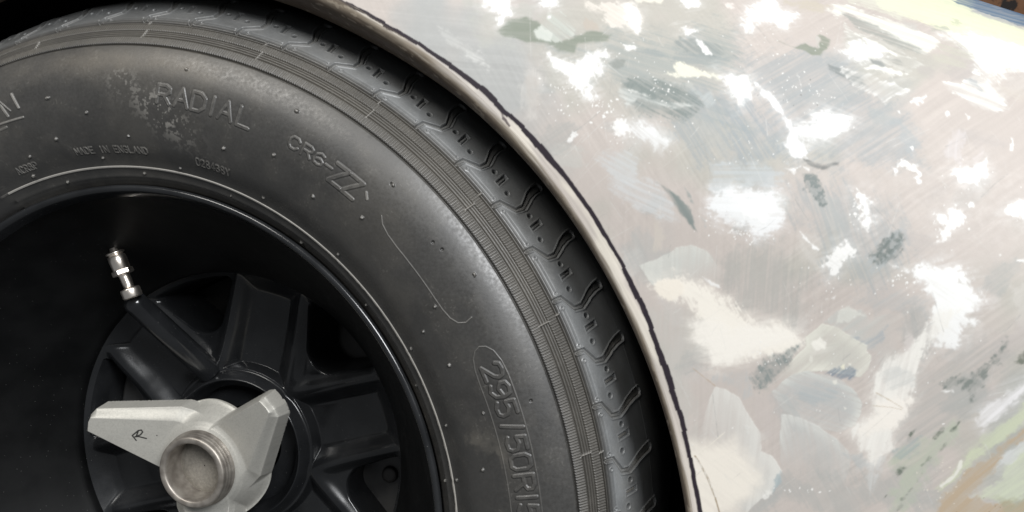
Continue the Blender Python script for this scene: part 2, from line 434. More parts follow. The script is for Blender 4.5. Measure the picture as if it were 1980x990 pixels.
dab(Z5((1350,560),(1430,520),(1450,590),(1400,640)), (196,201,200), .7, 3, 1, 10, -50, .5)
dab(Z5((1120,432),(1212,420),(1222,352),(1280,372),(1400,412),(1490,440),(1482,470),(1362,455),(1250,442)), (243,240,222), .95, 1.0, 1.1, 8, rim=.3)
dab(Z5((1460,400),(1500,420),(1660,430),(1660,560),(1610,610),(1560,560),(1500,480)), (249,249,246), .95, 2.2, 1.6, 8)
dab(Z5((470,310),(490,300),(500,330),(560,360),(650,340),(720,300),(760,280),(830,290),(830,330),(800,350),(790,420),(740,450),(730,500),(770,560),(720,585),(680,570),(650,530),(600,490),(590,450),(560,400),(510,390)), WHT, .98, 1.4, 1.8, 8)
dab(Z5((895,250),(950,252),(1020,270),(985,302),(930,290)), WHT, .9, 1.0, 1.2, 6)
dab(Z5((880,690),(930,700),(950,760),(900,797),(865,790)), WHT, .92, 1.2, 1.5, 6)
dab(Z5((940,720),(1010,700),(1100,730),(1180,790),(1222,822),(1150,872),(1100,872),(1040,822),(970,780)), (248,249,248), .95, 4.0, 1.4, 8, 40, .35)
dab(Z5((580,820),(620,765),(650,780),(622,832)), WHT, .9, .8, 1.8, 5)
spatter(1165, 210, 60, 26, 60, rmax=.9, ang=20); spatter(1085, 170, 40, 25, 26); spatter(1295, 165, 70, 30, 40, rmax=.5); spatter(1480, 100, 60, 40, 18)
spatter(1240, 120, 160, 90, 30, rmax=.45); spatter(1080, 215, 30, 40, 14); spatter(1200, 260, 40, 20, 22)

# --- upper right: feathered strokes, yellow edge, blue shoulder
dab(Z6((660,-60),(1180,-60),(1330,70),(1490,125),(1700,180),(1700,420),(1440,330),(1290,230),(1130,180),(980,120),(780,50)), (244,246,214), .97, 3, 1.5, 12, 14, .2)
dab(Z6((560,-30),(760,-30),(900,40),(1000,100),(900,120),(760,70),(600,20)), (228,228,212), .7, 4, 2, 12, 18, .4)
dab(Z6((480,60),(520,20),(600,25),(700,70),(900,130),(1060,200),(1125,240),(1110,310),(1060,335),(980,300),(860,220),(700,140),(600,85),(540,100)), (246,246,236), .9, 2.4, 1.2, 10, 25, .4, rim=.5, rimcol=(252,252,246))
dab(Z6((540,60),(600,70),(760,150),(960,240),(1060,310),(1000,320),(840,260),(680,190),(590,120)), (170,172,166), .85, 1.8, 1.0, 10, 20, .5)
dab(Z6((570,120),(640,180),(740,190),(860,260),(1000,335),(1060,375),(1000,400),(940,430),(850,390),(760,350),(650,360),(560,300),(590,240)), (200,198,190), .6, 2.0, 1.2, 10, 25, .6, rim=.6, rimcol=(248,247,240))
dab(Z6((560,300),(600,240),(660,215),(720,250),(800,300),(830,330),(740,345),(660,362),(600,345)), (252,252,250), .96, 2.5, 1.2, 9)
dab(Z6((640,195),(760,240),(880,310),(1000,345),(1040,352),(900,330),(760,290)), (247,246,238), .8, 1.2, .8, 9)
dab(Z6((480,370),(560,380),(690,450),(760,525),(680,515),(560,455),(490,425)), (146,151,150), .9, 2.0, 1.2, 10, 25, .5)
dab(Z6((510,320),(545,370),(620,405),(740,430),(880,490),(960,520),(940,548),(860,562),(812,612),(770,562),(690,525),(610,490),(560,420)), (214,212,206), .55, 1.6, 1.0, 9, -35, .6, rim=.9, rimcol=(252,251,248))
dab(Z6((760,350),(850,390),(950,430),(870,440),(780,400),(700,405)), (246,245,238), .85, 1.5, 1.2, 8)
dab(Z6((720,340),(790,350),(822,382),(800,396),(742,372)), (160,163,160), .95, .9, .6, 9, diss=.25)
dab(Z6((820,340),(900,350),(930,380),(860,370)), (172,173,168), .7, 2, 1.4, 9, 20, .6)
dab(Z6((1050,130),(1180,155),(1200,200),(1100,185)), (190,193,180), .8, 1.6, 1.5, 8, 15, .7)
dab(Z6((1190,95),(1255,110),(1250,150),(1205,140)), (206,210,184), .8, 1.2, 1.3, 7, 10, .6)
dab(Z6((1130,230),(1300,210),(1440,330),(1300,400),(1180,420),(1080,360)), (206,204,190), .7, 3, 2, 10, 20, .7)
dab(Z6((1130,200),(1300,175),(1440,205),(1700,300),(1700,420),(1560,420),(1470,470),(1440,560),(1390,500),(1340,420),(1330,330),(1250,270)), (252,252,246), .97, 3.5, 2.0, 10)
dab(Z6((1130,480),(1240,470),(1340,400),(1440,500),(1510,580),(1535,640),(1450,656),(1340,622),(1240,562)), (240,240,234), .75, 1.8, 1.0, 9, 25, .6, rim=.9, rimcol=(252,252,248))
dab(Z6((1270,450),(1340,470),(1400,540),(1350,530)), (180,184,186), .7, 2, 1.2, 9, 20, .6)
dab(Z6((1440,470),(1620,510),(1700,600),(1600,600),(1500,560)), (214,206,196), .7, 3, 1.4, 10, 25, .5)
dab(Z6((1150,-60),(1370,-60),(1500,35),(1720,110),(1760,185),(1620,160),(1480,110),(1340,58),(1220,20)), (108,130,154), .97, .9, 1.6, 7, 12, .35)
dab(Z6((1190,-60),(1640,-60),(1760,110),(1800,140),(1620,95),(1500,50),(1370,2),(1260,-30)), (100,122,148), 1, .7, .5, 7)
dab(Z6((0,70),(40,10),(100,-30),(190,-30),(205,50),(300,80),(280,120),(225,165),(140,135),(60,130),(40,190),(-30,195),(-10,130)), (252,251,248), .97, 3.0, 1.8, 8)
dab(Z6((210,0),(400,0),(500,30),(480,80),(330,70)), (206,198,180), .6, 4, 2, 10, 10, .3)
dab(Z6((190,235),(290,270),(350,250),(420,278),(440,230),(415,205),(432,194),(497,230),(490,262),(440,322),(390,322),(320,292),(230,262)), (150,156,142), .95, .9, .6, 10, 20, .1, diss=.25)
dab(Z6((410,195),(440,230),(430,275),(412,245)), (206,203,196), .9, .7, .6, 8)
spatter(1560, 175, 60, 22, 34, rmax=.5, ang=25); spatter(1500, 160, 60, 25, 14)
dab(Z6((0,440),(40,458),(62,500),(20,560),(-40,640),(-60,560)), WHT, .95, 1.8, 1.5, 7)
dab(Z6((60,480),(160,560),(240,650),(300,710),(330,800),(365,850),(350,910),(290,930),(240,890),(228,830),(262,770),(200,660),(110,560)), (250,250,249), .92, 2.0, 1.3, 8)
dab(Z6((390,640),(550,648),(620,680),(640,702),(590,762),(480,832),(400,832),(320,800),(300,720),(390,700)), (251,251,249), .97, 2.4, 1.5, 8, 0, .15)
dab(Z6((-100,640),(60,560),(200,700),(230,900),(60,960),(-120,900)), (164,173,178), .65, 6, 3, 16, 58, .6)
dab(Z6((330,915),(450,962),(560,932),(540,962),(450,982),(370,955)), (134,135,133), .95, .8, .6, 9, 5, .1, diss=.25)
dab(Z6((820,650),(1000,720),(1050,860),(960,950),(880,800)), (182,187,188), .6, 6, 3, 14, 50, .6)
for q in (((960,562),(1050,560),(1012,622),(962,592)), ((880,640),(905,632),(912,660),(890,672)), ((1160,650),(1185,645),(1192,672),(1170,680)), ((1280,660),(1310,680),(1295,700)),
          ((950,850),(978,850),(975,872)), ((1540,790),(1572,810),(1562,880),(1536,872)), ((870,930),(930,925),(1000,962),(1010,1000),(965,1000),(930,960),(880,1010),(862,980))):
    dab(Z6(*q), WHT, .95, .7, 1.5, 5)
dab(Z6((1170,800),(1230,742),(1292,762),(1250,960),(1170,905)), (224,218,217), .75, 2.5, 1.2, 10, 100, .3)
dab(Z6((1310,920),(1380,860),(1405,900),(1340,960)), (226,218,215), .7, 1.8, 1.2, 10, -40, .5)
dab(Z6((1190,985),(1300,958),(1400,930),(1402,900),(1412,1010),(1340,1060),(1260,1040)), WHT, .97, .9, .9, 7)

# --- middle band
dab(Z7((-60,10),(60,0),(180,60),(270,170),(300,260),(200,240),(60,160),(-40,120)), (220,222,222), .7, 6, 2, 14, 25, .5)
dab(Z7((430,-40),(640,-60),(820,-20),(830,80),(600,90),(440,110)), (206,212,214), .7, 6, 3, 14, 0, .5)
dab(Z7((430,120),(450,90),(600,80),(720,90),(800,110),(818,210),(790,270),(740,322),(680,332),(620,290),(540,270),(460,262),(405,212),(432,180)), (250,251,251), .97, 4.5, 2.4, 9, 0, .1)
dab(Z7((560,140),(720,130),(770,200),(700,260),(600,230)), (255,255,253), .9, 6, 2, 9)
spatter(1450, 455, 60, 16, 40, rmax=.6); spatter(1400, 440, 50, 20, 30, rmax=.5)
dab(Z7((180,55),(230,80),(300,130),(352,190),(386,312),(350,292),(310,232),(270,182),(240,132)), (140,149,146), .97, .9, .5, 9, 55, .1, diss=.2)
dab(Z7((308,75),(345,110),(368,172),(340,152)), (165,171,168), .8, 1.0, .9, 7)
dab(Z7((380,200),(430,240),(440,300),(400,290)), (186,192,191), .8, 2, 1, 9)
dab(Z7((895,20),(942,-4),(975,40),(1000,100),(1020,160),(1005,197),(960,160),(940,110),(905,90)), (136,144,142), .97, .8, 1.1, 6, sp=.55, diss=.3)
dab(Z7((1200,450),(1240,370),(1330,270),(1420,260),(1420,380),(1350,480),(1250,520)), (182,188,189), .7, 5, 3, 12, -50, .6)
dab(Z7((1225,402),(1260,350),(1330,290),(1382,290),(1402,342),(1370,402),(1330,452),(1280,462),(1240,452)), (124,132,129), .97, 1.3, 1.3, 6, -52, .3, sp=.6, diss=.4)
dab(Z7((1540,620),(1400,560),(1120,620),(1210,690),(1230,725),(1420,690),(1520,740)), (188,191,190), .5, 4, 2, 12, -35, .5)
for q in (((1140,100),(1190,85),(1240,120),(1235,190),(1250,250),(1222,296),(1180,282),(1172,210),(1150,150)), ((1540,210),(1600,222),(1640,170),(1702,222),(1680,262),(1600,322),(1560,345),(1580,270)),
          ((1600,8),(1700,-10),(1800,-30),(1790,20),(1760,82),(1700,75),(1640,42)), ((1870,205),(1930,150),(2040,160),(2040,300),(1960,250),(1900,230)), ((1428,32),(1460,18),(1492,62),(1450,68)),
          ((870,288),(930,340),(987,392),(970,402),(910,352)), ((1000,440),(1060,370),(1110,350),(1152,400),(1100,440),(1080,492),(1020,542),(1034,482),(988,470)), ((1700,160),(1735,150),(1740,180),(1705,185)),
          ((1330,-20),(1360,-20),(1365,40),(1340,35)), ((1440,-10),(1480,10),(1470,40)), ((1950,440),(2040,410),(2040,480)), ((1315,455),(1360,460),(1385,480),(1330,480)),
          ((1000,625),(1055,615),(1050,632),(1005,636)), ((810,-10),(880,-20),(850,15)), ((890,-20),(935,-20),(930,20))):
    dab(Z7(*q), WHT, .96, .9, 1.7, 5.5)
spatter(1620, 505, 22, 30, 22); spatter(1660, 405, 22, 34, 34); spatter(1840, 430, 40, 30, 26); spatter(1745, 540, 40, 20, 24); spatter(1640, 560, 110, 60, 30, rmax=.4); spatter(1880, 350, 80, 60, 26, rmax=.45)
dab(Z7((1500,560),(1400,490),(1440,475),(1560,450),(1690,468),(1732,540),(1700,560),(1800,630),(1752,702),(1700,780),(1640,870),(1520,870),(1522,630),(1480,582)), (253,253,251), .98, 1.6, 2.2, 7)

# petals and cream patches at the lower left
dab(Z7((90,465),(200,420),(290,370),(350,358),(420,390),(480,460),(560,560),(430,620),(240,600),(150,560)), (216,217,211), 1, .4, .5, 12, 92, .3, rim=.5, rimcol=(232,231,223), rw=4, fade=Z7((300,420),(420,600)), diss=.3)
dab(Z7((150,330),(160,250),(200,240),(215,330),(180,400),(130,410)), (218,210,198), .6, 2.5, 1.5, 9, 92, .4)
dab(Z7((155,560),(200,518),(300,508),(350,530),(430,560),(500,590),(560,650),(700,745),(800,740),(850,800),(900,838),(860,900),(700,930),(520,960),(400,900),(360,760),(330,640),(230,648),(190,620),(178,580)), (254,248,237), 1, 5.0, 1.8, 11)
dab(Z7((160,562),(200,530),(300,520),(320,600),(235,646),(190,622)), (253,245,232), .95, .8, .8, 9)
dab(Z7((400,520),(480,560),(500,582),(440,560)), WHT, .8, .9, 1, 6)
dab(Z8((340,60),(420,20),(540,70),(560,85),(700,60),(820,70),(880,110),(890,150),(760,195),(640,245),(520,275),(440,295),(400,210),(350,160)), (255,250,241), 1, 6, 1.6, 10, -10, .1, diss=.3)
dab(Z8((640,330),(690,260),(790,195),(900,150),(850,240),(780,330),(740,385),(680,412),(650,385)), (142,151,149), .95, 2.0, 1.2, 8, 60, .3, sp=.35)
dab(Z8((430,330),(560,290),(660,260),(640,380),(660,420),(600,430),(520,400)), (196,199,198), .6, 5, 2, 12, 92, .6)
dab(Z8((985,60),(1060,0),(1180,-10),(1220,40),(1290,20),(1420,10),(1410,160),(1300,235),(1220,200),(1080,90)), (200,201,196), .85, .6, .6, 10, -40, .4, rim=.2, rw=4, fade=Z8((1120,60),(1420,160)), diss=.3)
dab(Z8((1100,120),(1220,130),(1310,80),(1290,170),(1200,200)), (176,183,187), .7, 4, 2, 10, -35, .6)
dab(Z8((1390,60),(1430,90),(1450,180),(1400,230),(1385,160)), (219,212,207), .8, 1.5, 1.6, 7)
dab(Z8((1060,0),(1120,-30),(1180,10),(1215,35),(1180,30),(1120,60),(1050,70)), (220,220,212), .8, .8, .6, 9, rim=.3)
dab(Z8((770,320),(850,240),(905,170),(905,130),(990,60),(1080,90),(1190,160),(1212,170),(1210,200),(1230,222),(1220,292),(1180,332),(1100,325),(1010,302),(930,300),(860,320),(790,345)), (212,211,201), 1, .35, .4, 12, -45, .3, rim=.8, rimcol=(240,238,226), rw=4, inner=.55, fade=Z8((930,260),(800,400)), diss=.2)
dab(Z8((1000,310),(1080,262),(1150,268),(1175,300),(1130,345),(1060,330)), (138,150,162), .9, 2.0, 1.0, 8, -45, .5)
dab(Z8((930,160),(980,135),(1020,155),(1010,195),(950,210)), (250,247,238), .97, .8, .8, 8)
dab(Z8((918,210),(950,215),(940,265),(922,250)), (236,234,224), .7, .8, 1.2, 5)
dab(Z8((1070,268),(1100,262),(1104,292),(1075,298)), (240,236,214), .97, .5, .4, 8, rim=.3); dab(Z8((1116,258),(1136,258),(1134,274),(1118,272)), (238,236,226), .95, .4, .4, 8)
dab(Z8((640,430),(680,415),(760,400),(800,480),(800,600),(780,700),(700,640),(600,440)), (207,198,193), .6, 3, 1.5, 12, 92, .4)
dab(Z8((740,400),(790,350),(850,310),(920,298),(1020,318),(1100,350),(1160,410),(1188,460),(1180,510),(1150,560),(1080,595),(960,580),(800,500)), (196,200,199), 1, .35, .4, 12, 20, .4, rim=.8, rimcol=(236,235,226), rw=4, inner=.6, fade=Z8((1010,420),(880,640)), diss=.2)
dab(Z8((830,400),(960,360),(1080,390),(1060,460),(920,480)), (182,190,192), .6, 5, 2, 10, 15, .6)
dab(Z8((1035,340),(1065,335),(1072,362),(1044,364)), (238,236,226), .9, .6, .5, 7); dab(Z8((1090,470),(1115,480),(1100,492)), (238,236,226), .9, .6, .5, 7)
dab(Z8((790,510),(870,520),(960,560),(1060,630),(1115,690),(1130,740),(1110,820),(1000,940),(860,920),(790,800),(775,640)), (204,205,202), 1, .35, .4, 12, 75, .35, rim=.7, rimcol=(234,233,226), rw=4.5, inner=.6, fade=Z8((960,600),(880,860)), diss=.2)
dab(Z8((1090,700),(1190,685),(1230,760),(1160,800)), (190,196,196), .6, 2, 1, 10)
dab(Z8((340,760),(400,560),(440,420),(462,366),(520,382),(580,430),(640,520),(690,600),(690,690),(745,720),(790,790),(745,905),(690,932),(600,1020),(440,1020),(380,900)), (226,224,218), 1, .35, .5, 14, 95, .25, rim=.6, rimcol=(242,240,233), rw=5, inner=.7, fade=Z8((620,560),(300,640)), diss=.2)
dab(Z8((250,640),(400,640),(560,620),(640,700),(700,800),(660,900),(560,1020),(430,1060),(330,1020),(270,760)), (251,244,232), .97, 12, 2, 16, diss=.1)
dab(Z8((740,830),(790,780),(792,850),(745,910)), (180,192,194), .8, 1.2, .8, 8)
dab(Z8((680,915),(735,868),(745,905),(710,930)), (244,242,236), .9, .8, .8, 7)
dab(Z8((600,560),(640,570),(625,610)), (228,226,220), .9, .8, .6, 8)
dab(Z8((1130,580),(1230,490),(1240,300),(1300,240),(1390,180),(1420,130),(1500,80),(1525,-10),(1700,-20),(1620,70),(1520,200),(1470,280),(1440,440),(1380,560),(1340,660),(1305,740),(1225,790),(1180,690)), (249,246,239), .96, 1.6, 1.4, 10, 100, .2)
dab(Z8((1240,330),(1340,260),(1460,290),(1450,380),(1330,400)), (216,216,212), .75, 4, 1.6, 10, -30, .4)
dab(Z8((1240,440),(1340,420),(1450,430),(1370,580),(1200,620),(1130,590),(1230,500)), (253,247,238), .95, 3, 1.2, 10)
dab(Z8((1135,575),(1165,545),(1185,560),(1150,620),(1130,605)), (246,243,236), .9, .7, .6, 7)
dab(Z8((1200,760),(1300,720),(1260,840),(1225,910)), (216,216,213), .7, 3, 2, 9, 95, .5)
# bottom right: green wash, dark flecks, tan sweep
dab(Z8((1320,720),(1480,610),(1640,540),(1720,560),(1540,760),(1450,930),(1380,1020),(1300,1020),(1340,860)), (192,199,180), .7, 4, 2.5, 12, -50, .4)
dab(Z8((1330,700),(1480,620),(1440,720),(1370,760)), (172,182,180), .7, 3, 2, 9, -45, .5)
dab(Z8((1540,340),(1700,310),(1860,200),(1900,130),(1860,260),(1720,440),(1690,400),(1600,395)), (132,139,134), .9, 2.2, 2.0, 7, -50, .5, sp=.5)
dab(Z8((1930,250),(1990,190),(2000,260),(1945,265)), (110,116,104), .85, 1.5, 1.5, 6, sp=.3)
dab(Z8((1570,395),(1630,382),(1640,405),(1600,408)), WHT, .9, .6, 1.0, 5)
for q, r in (((1645,570),22),((1585,672),18),((1565,600),20),((1500,738),20),((1468,820),24),((1425,880),10),((1390,920),16),((1370,965),12),((1430,610),18),((1380,790),22),((1300,915),8)):
    q8 = []
    for a in np.linspace(0, 5.6, 9):
        k_ = .75+.5*rng.random(); ea, eb = 1.7*r*k_*math.cos(a), .65*r*k_*math.sin(a)
        q8.append((q[0]+.66*ea+.75*eb, q[1]-.75*ea+.66*eb))
    dab(Z8(*q8), (104,115,103), .85, 2.4, 1.6, 6, -50, .4, sp=.45)
dab(Z8((1740,545),(1800,460),(1900,380),(2010,320),(2010,410),(1870,510),(1780,585)), (246,244,244), .95, 2.0, 1.4, 9, -45, .35)
dab(Z8((1540,880),(1700,690),(1850,560),(2010,420),(2010,580),(1900,630),(1800,705),(1680,815),(1580,900)), (213,219,191), .85, 3, 1.5, 12, -45, .3)
dab(Z8((1720,920),(1850,820),(1930,700),(2010,620),(2010,940),(1880,960)), (216,222,198), .9, 2, 1.2, 12, -45, .25)
dab(Z8((1800,800),(1900,690),(1990,610),(2010,660),(1900,760)), (224,226,224), .8, 2, 1.2, 12, -45, .3)
dab(Z8((1560,930),(1640,820),(1720,760),(1800,722),(1900,622),(2010,545),(2010,610),(1910,692),(1850,782),(1760,852),(1715,912),(1800,945),(2010,935),(2010,1030),(1520,1030)), (196,177,152), .95, 1.2, 1.3, 9, -48, .3)
spatter(1830, 925, 70, 40, 40, (232,224,210), rmax=.4, ang=-40); spatter(1870, 975, 60, 20, 9, (140,126,106), rmax=.45)
stroke(Z8((1670,742),(1660,780),(1640,812),(1575,862)), 1.6, (240,238,228), .9)
dab(Z8((1840,930),(2010,905),(2010,1010),(1880,1000)), (176,176,150), .6, 3, 2, 10, -30, .5)
spatter(1700, 700, 180, 160, 70, rmax=.4); spatter(1480, 690, 40, 30, 34, rmax=.45); spatter(1330, 850, 80, 120, 20, rmax=.5); spatter(1560, 948, 90, 8, 14); spatter(1400, 300, 200, 120, 40, rmax=.4)
spatter(1600, 60, 200, 60, 26, rmax=.4); spatter(1560, 165, 120, 40, 10, (110,110,108), rmax=.35)
# fine scratches and wiped hairlines all over
for _ in range(240):
    px = 880+1100*rng.random(); py = 990*rng.random()
    if px < 1000+py*.35: continue
    a = rng.choice([58, -38, 92, -36]) + rng.normal(0, 9); L = 8+36*rng.random()**2
    dx, dy = math.cos(math.radians(a))*L, math.sin(math.radians(a))*L
    stroke([(px-dx, py-dy), (px, py+rng.normal(0, 1.5)), (px+dx, py+dy)], .28, (226,225,220) if rng.random() < .75 else (160,162,160), .22+.25*rng.random(), .25, .12, h=.0)
# cracks and a stuck bristle
stroke(Z8((365,715),(400,770),(430,830),(462,910),(487,1000)), .75, (158,138,108), .9, .25, .12)
stroke(Z8((368,722),(404,777),(435,840),(466,915)), .35, (252,250,244), .8, .25, .1)
stroke(Z8((355,285),(400,320),(465,372)), .4, (196,178,158), .8, .2, .15); stroke(Z8((385,705),(440,660),(512,598)), .55, (240,234,222), .8, .2, .15)
stroke(Z8((1255,405),(1320,440),(1385,480)), .4, (206,192,172), .8, .2, .12); stroke(Z8((1240,468),(1330,476),(1380,488)), .35, (206,192,172), .7, .2, .12)
# the painting goes on over the rest of the wing, beyond what the photograph shows
rng2 = np.random.default_rng(23)
for k in range(330):
    c0 = np.array((-150+840*rng2.random(), 600*rng2.random()))
    q0, _n = surf(c0[0]/1000, c0[1]/1000); d0 = q0-CAM_LOC; z0 = d0@FWD
    px, py = 990+FPX*(d0@RIGHT)/z0, 495-FPX*(d0@UP)/z0
    if -90 < px < 2070 and -90 < py < 1080 or np.hypot(*c0) < 385: continue
    big = k % 3 == 0
    L = (14+20*rng2.random()) if big else (5+11*rng2.random()); Wd = L*(.3+.5*rng2.random()); a = 180*rng2.random(); ca, sa = math.cos(math.radians(a)), math.sin(math.radians(a))
    q = [(c0[0]+k_*(L*math.cos(t)*ca-Wd*math.sin(t)*sa), c0[1]+k_*(L*math.cos(t)*sa+Wd*math.sin(t)*ca)) for t, k_ in zip(np.linspace(0, 5.7, 9), .7+.6*rng2.random(9))]
    c_ = [WHT, (146,153,140), CRM, WHT, (172,179,180), (196,200,176), (150,158,155), (214,206,198), (196,177,152)][rng2.integers(9)]
    dab(q, c_, .9 if not big else .6, 1.4 if not big else 4, 1.6, 8, a, .45, mm=True)
# the band between the painted line and the arch lip, and the line itself
aa = np.arctan2(CSg, CT)-ROT; rr = np.hypot(CT, CSg)
dl = rr-lip_r(aa); dk = rr-line_r(aa)
arc = aa*350.0
band = (dk < 0)
cream = sstep(.40, .62, fbm(arc/26, dl/6, 901, 3)-.02)
mband = band[..., None]*.75
can = can*(1-mband)+(lin((214,205,196))*(1-cream[..., None])+lin((242,234,220))*cream[..., None])*mband
strk = vnoise(arc/40, dl/.9, 907)
can *= np.where(band[..., None], 1+.10*(strk[..., None]-.5)*2, 1)
jag = .9*(vnoise(arc/17, arc*0, 911)-.5)+.5*(np.floor(arc/23+3*vnoise(arc/60, arc*0, 915)) % 2-.5)+.35*(fbm(arc/3.5, dk/3.5, 913, 3)-.5)*2
wk = 1.38+.5*(vnoise(arc/22, arc*0+9, 917)-.5)*2
mk = 1-sstep(-.2, .25, np.abs(dk+jag)-wk)
can = can*(1-mk[..., None])+lin((49,42,50))*mk[..., None]
for q in (((965,208),(978,228),(988,243),(984,246),(970,230)), ((744,50),(752,58),(746,60)), ((1240,590),(1246,604),(1242,606))):
    dab(q, (70,56,62), .85, .3, .2, 6)

can = np.clip(can, 0, 1)
def sample(T, S):
    """bilinear lookup of the canvas at developed coordinates in mm"""
    x = np.clip((T-CT0)/CRES, 0, WW-1.001); y = np.clip((S-CS0)/CRES, 0, HH-1.001)
    i = x.astype(int); j = y.astype(int); fx = (x-i)[:, None]; fy = (y-j)[:, None]
    g = np.concatenate([can, hgt[..., None]], 2)
    o = (g[j, i]*(1-fx)+g[j, i+1]*fx)*(1-fy)+(g[j+1, i]*(1-fx)+g[j+1, i+1]*fx)*fy
    return o[:, :3], o[:, 3]

ALB = 0.65     # strokes above are given as they look in the photograph's light; this is their reflectance scale
# ------------------------------------------------------------------ car
car = empty("car")
car["label"] = "pastel hand-painted racing car flank with black line round its arch and dusty black wheel"
car["category"] = "car"

def lip_w(th):       # width of the rolled edge, mm: wider over the top, narrow at the side
    return 4.2+4.6*sstep(.10, 1.05, th)

ths = np.concatenate([np.radians(np.arange(-28, -7, 1.0)), np.radians(np.linspace(-7, 74, 1300)), np.radians(np.arange(74.2, 200, 0.45))])
qd = np.concatenate([np.linspace(0, .30, 690), np.linspace(.306, .46, 24)])
def panel_mesh():
    TH = ths[:, None]; dmax = np.where((TH > -.16) & (TH < 1.55), 1.0, .45)
    R0 = (lip_r(TH)+lip_w(TH))/1000
    R = R0+qd[None]*dmax
    A = TH+ROT; T = R*np.cos(A); S = R*np.sin(A)
    P, Nn = surf(T, S)
    c, h = sample((T*1000).ravel(), (S*1000).ravel())
    P = P.reshape(-1, 3)+Nn.reshape(-1, 3)*(h/1000*.8)[:, None]
    return np_mesh("body_panel", P, grid_faces(len(ths), len(qd)), {"paint": c*ALB})
panel = link("body_panel", panel_mesh(), M_PAINT, car)

def lip_mesh():
    n = 46
    ang = np.linspace(0, 1, 30)*math.pi/2*1.0
    th = ths[:, None]; w = lip_w(th)/1000; dep = w*1.45
    R0 = lip_r(th)/1000
    # quarter-round from the panel down to the lip, then a return flange inside the arch
    d = np.concatenate([w*(1-np.sin(ang))[None], np.repeat(0*w, 10, 1), 0*w+.002, 0*w+.006], 1)
    z = np.concatenate([dep*(1-np.cos(ang))[None], dep+np.linspace(.0005, .016, 10)[None], dep+.0175, dep+.0180], 1)
    R = R0+d; A = th+ROT+0*d
    T = R*np.cos(A); S = R*np.sin(A)
    P, Nn = surf(T, S)
    P = P-Nn*z[..., None]
    Tm, Sm = (T*1000).ravel(), (S*1000).ravel()
    c, h = sample(Tm, Sm)
    u = (th*350+0*d).ravel(); v = (np.cumsum(np.concatenate([0*w, np.hypot(np.diff(d, axis=1), np.diff(z, axis=1))], 1), 1)*1000).ravel()
    a_fr = np.concatenate([ang/(math.pi/2), np.ones(12)]); a_fr = (a_fr[None]+0*th).ravel()
    dmm = (d+0*th).ravel()*1000; bw = (4.4+4.6*sstep(.25, 1.0, th)+0*d).ravel()
    q_ = dmm/bw+.6*(fbm(u/22, v/1.3, 301, 4)-.5)+.2*(vnoise(u/40, v*0, 303)-.5)
    wear = 1-sstep(.55, 1.05, q_); deep = 1-sstep(.15, .7, q_)
    brown = (lin((158,145,127))*(1-deep[:, None])+lin((88,72,57))*deep[:, None])*(1.1-.5*fbm(u/5, v/1.2, 305, 3)[:, None])+lin((60,50,40))*.15*sstep(.5, .7, fbm(u/14, v/2, 307, 3))[:, None]
    c = c*(1-.92*wear[:, None])+brown*.92*wear[:, None]
    chip = sstep(.69, .75, fbm(u/6, v/2.2, 309, 3))*wear
    c = c*(1-.35*chip[:, None])+lin((206,194,176))*.35*chip[:, None]
    P = P.reshape(-1, 3)+Nn.reshape(-1, 3)*(.18e-3*(fbm(u/7, v/2, 311, 3)-.5)[:, None])
    return np_mesh("wheel_arch_lip", P, grid_faces(len(ths), d.shape[1], flip=True), {"paint": np.clip(c, 0, 1)*ALB})
link("wheel_arch_lip", lip_mesh(), M_PAINT, panel)

lathe("wheel_arch_liner", [(.362, -.004), (.372, .010), (.376, .05), (.378, .15), (.378, .335), (.36, .345), (.02, .345)], M_DARKWELL, car, 220)

# ------------------------------------------------------------------ wheel
wheel = empty("wheel", car)
PROF = np.array([(.2,.014),(.209,.004),(.214,-.001),(.219,-.0045),(.2208,-.0059),(.224,-.008),(.235,-.0155),(.25,-.0205),(.265,-.0222),(.28,-.0205),
                 (.2949,-.0137),(.3104,.0008),(.318,.010),(.326,.0215),(.333,.038),(.337,.06),(.338,.09),(.338,.145)])
def cr(P, k=24):
    """Catmull-Rom through the profile"""
    Q = np.vstack([2*P[0]-P[1], P, 2*P[-1]-P[-2]]); out = []
    for i in range(len(P)-1):
        a, b, c, d = Q[i:i+4]; t = np.linspace(0, 1, k, endpoint=False)[:, None]
        out.append(.5*((2*b)+(-a+c)*t+(2*a-5*b+4*c-d)*t*t+(-a+3*b-3*c+d)*t**3))
    out.append(P[-1:]); return np.vstack(out)
_pl = np.r_[0, np.cumsum(np.hypot(*np.diff(PROF, axis=0).T))]     # arc length of the coarse profile: the scale the details were measured in
PROFS = cr(PROF); _ps = np.r_[0, np.cumsum(np.hypot(*np.diff(PROFS, axis=0).T))]
_ps = np.interp(np.arange(len(PROFS)), np.arange(0, len(PROFS), 24), _pl)   # same scale at the knots

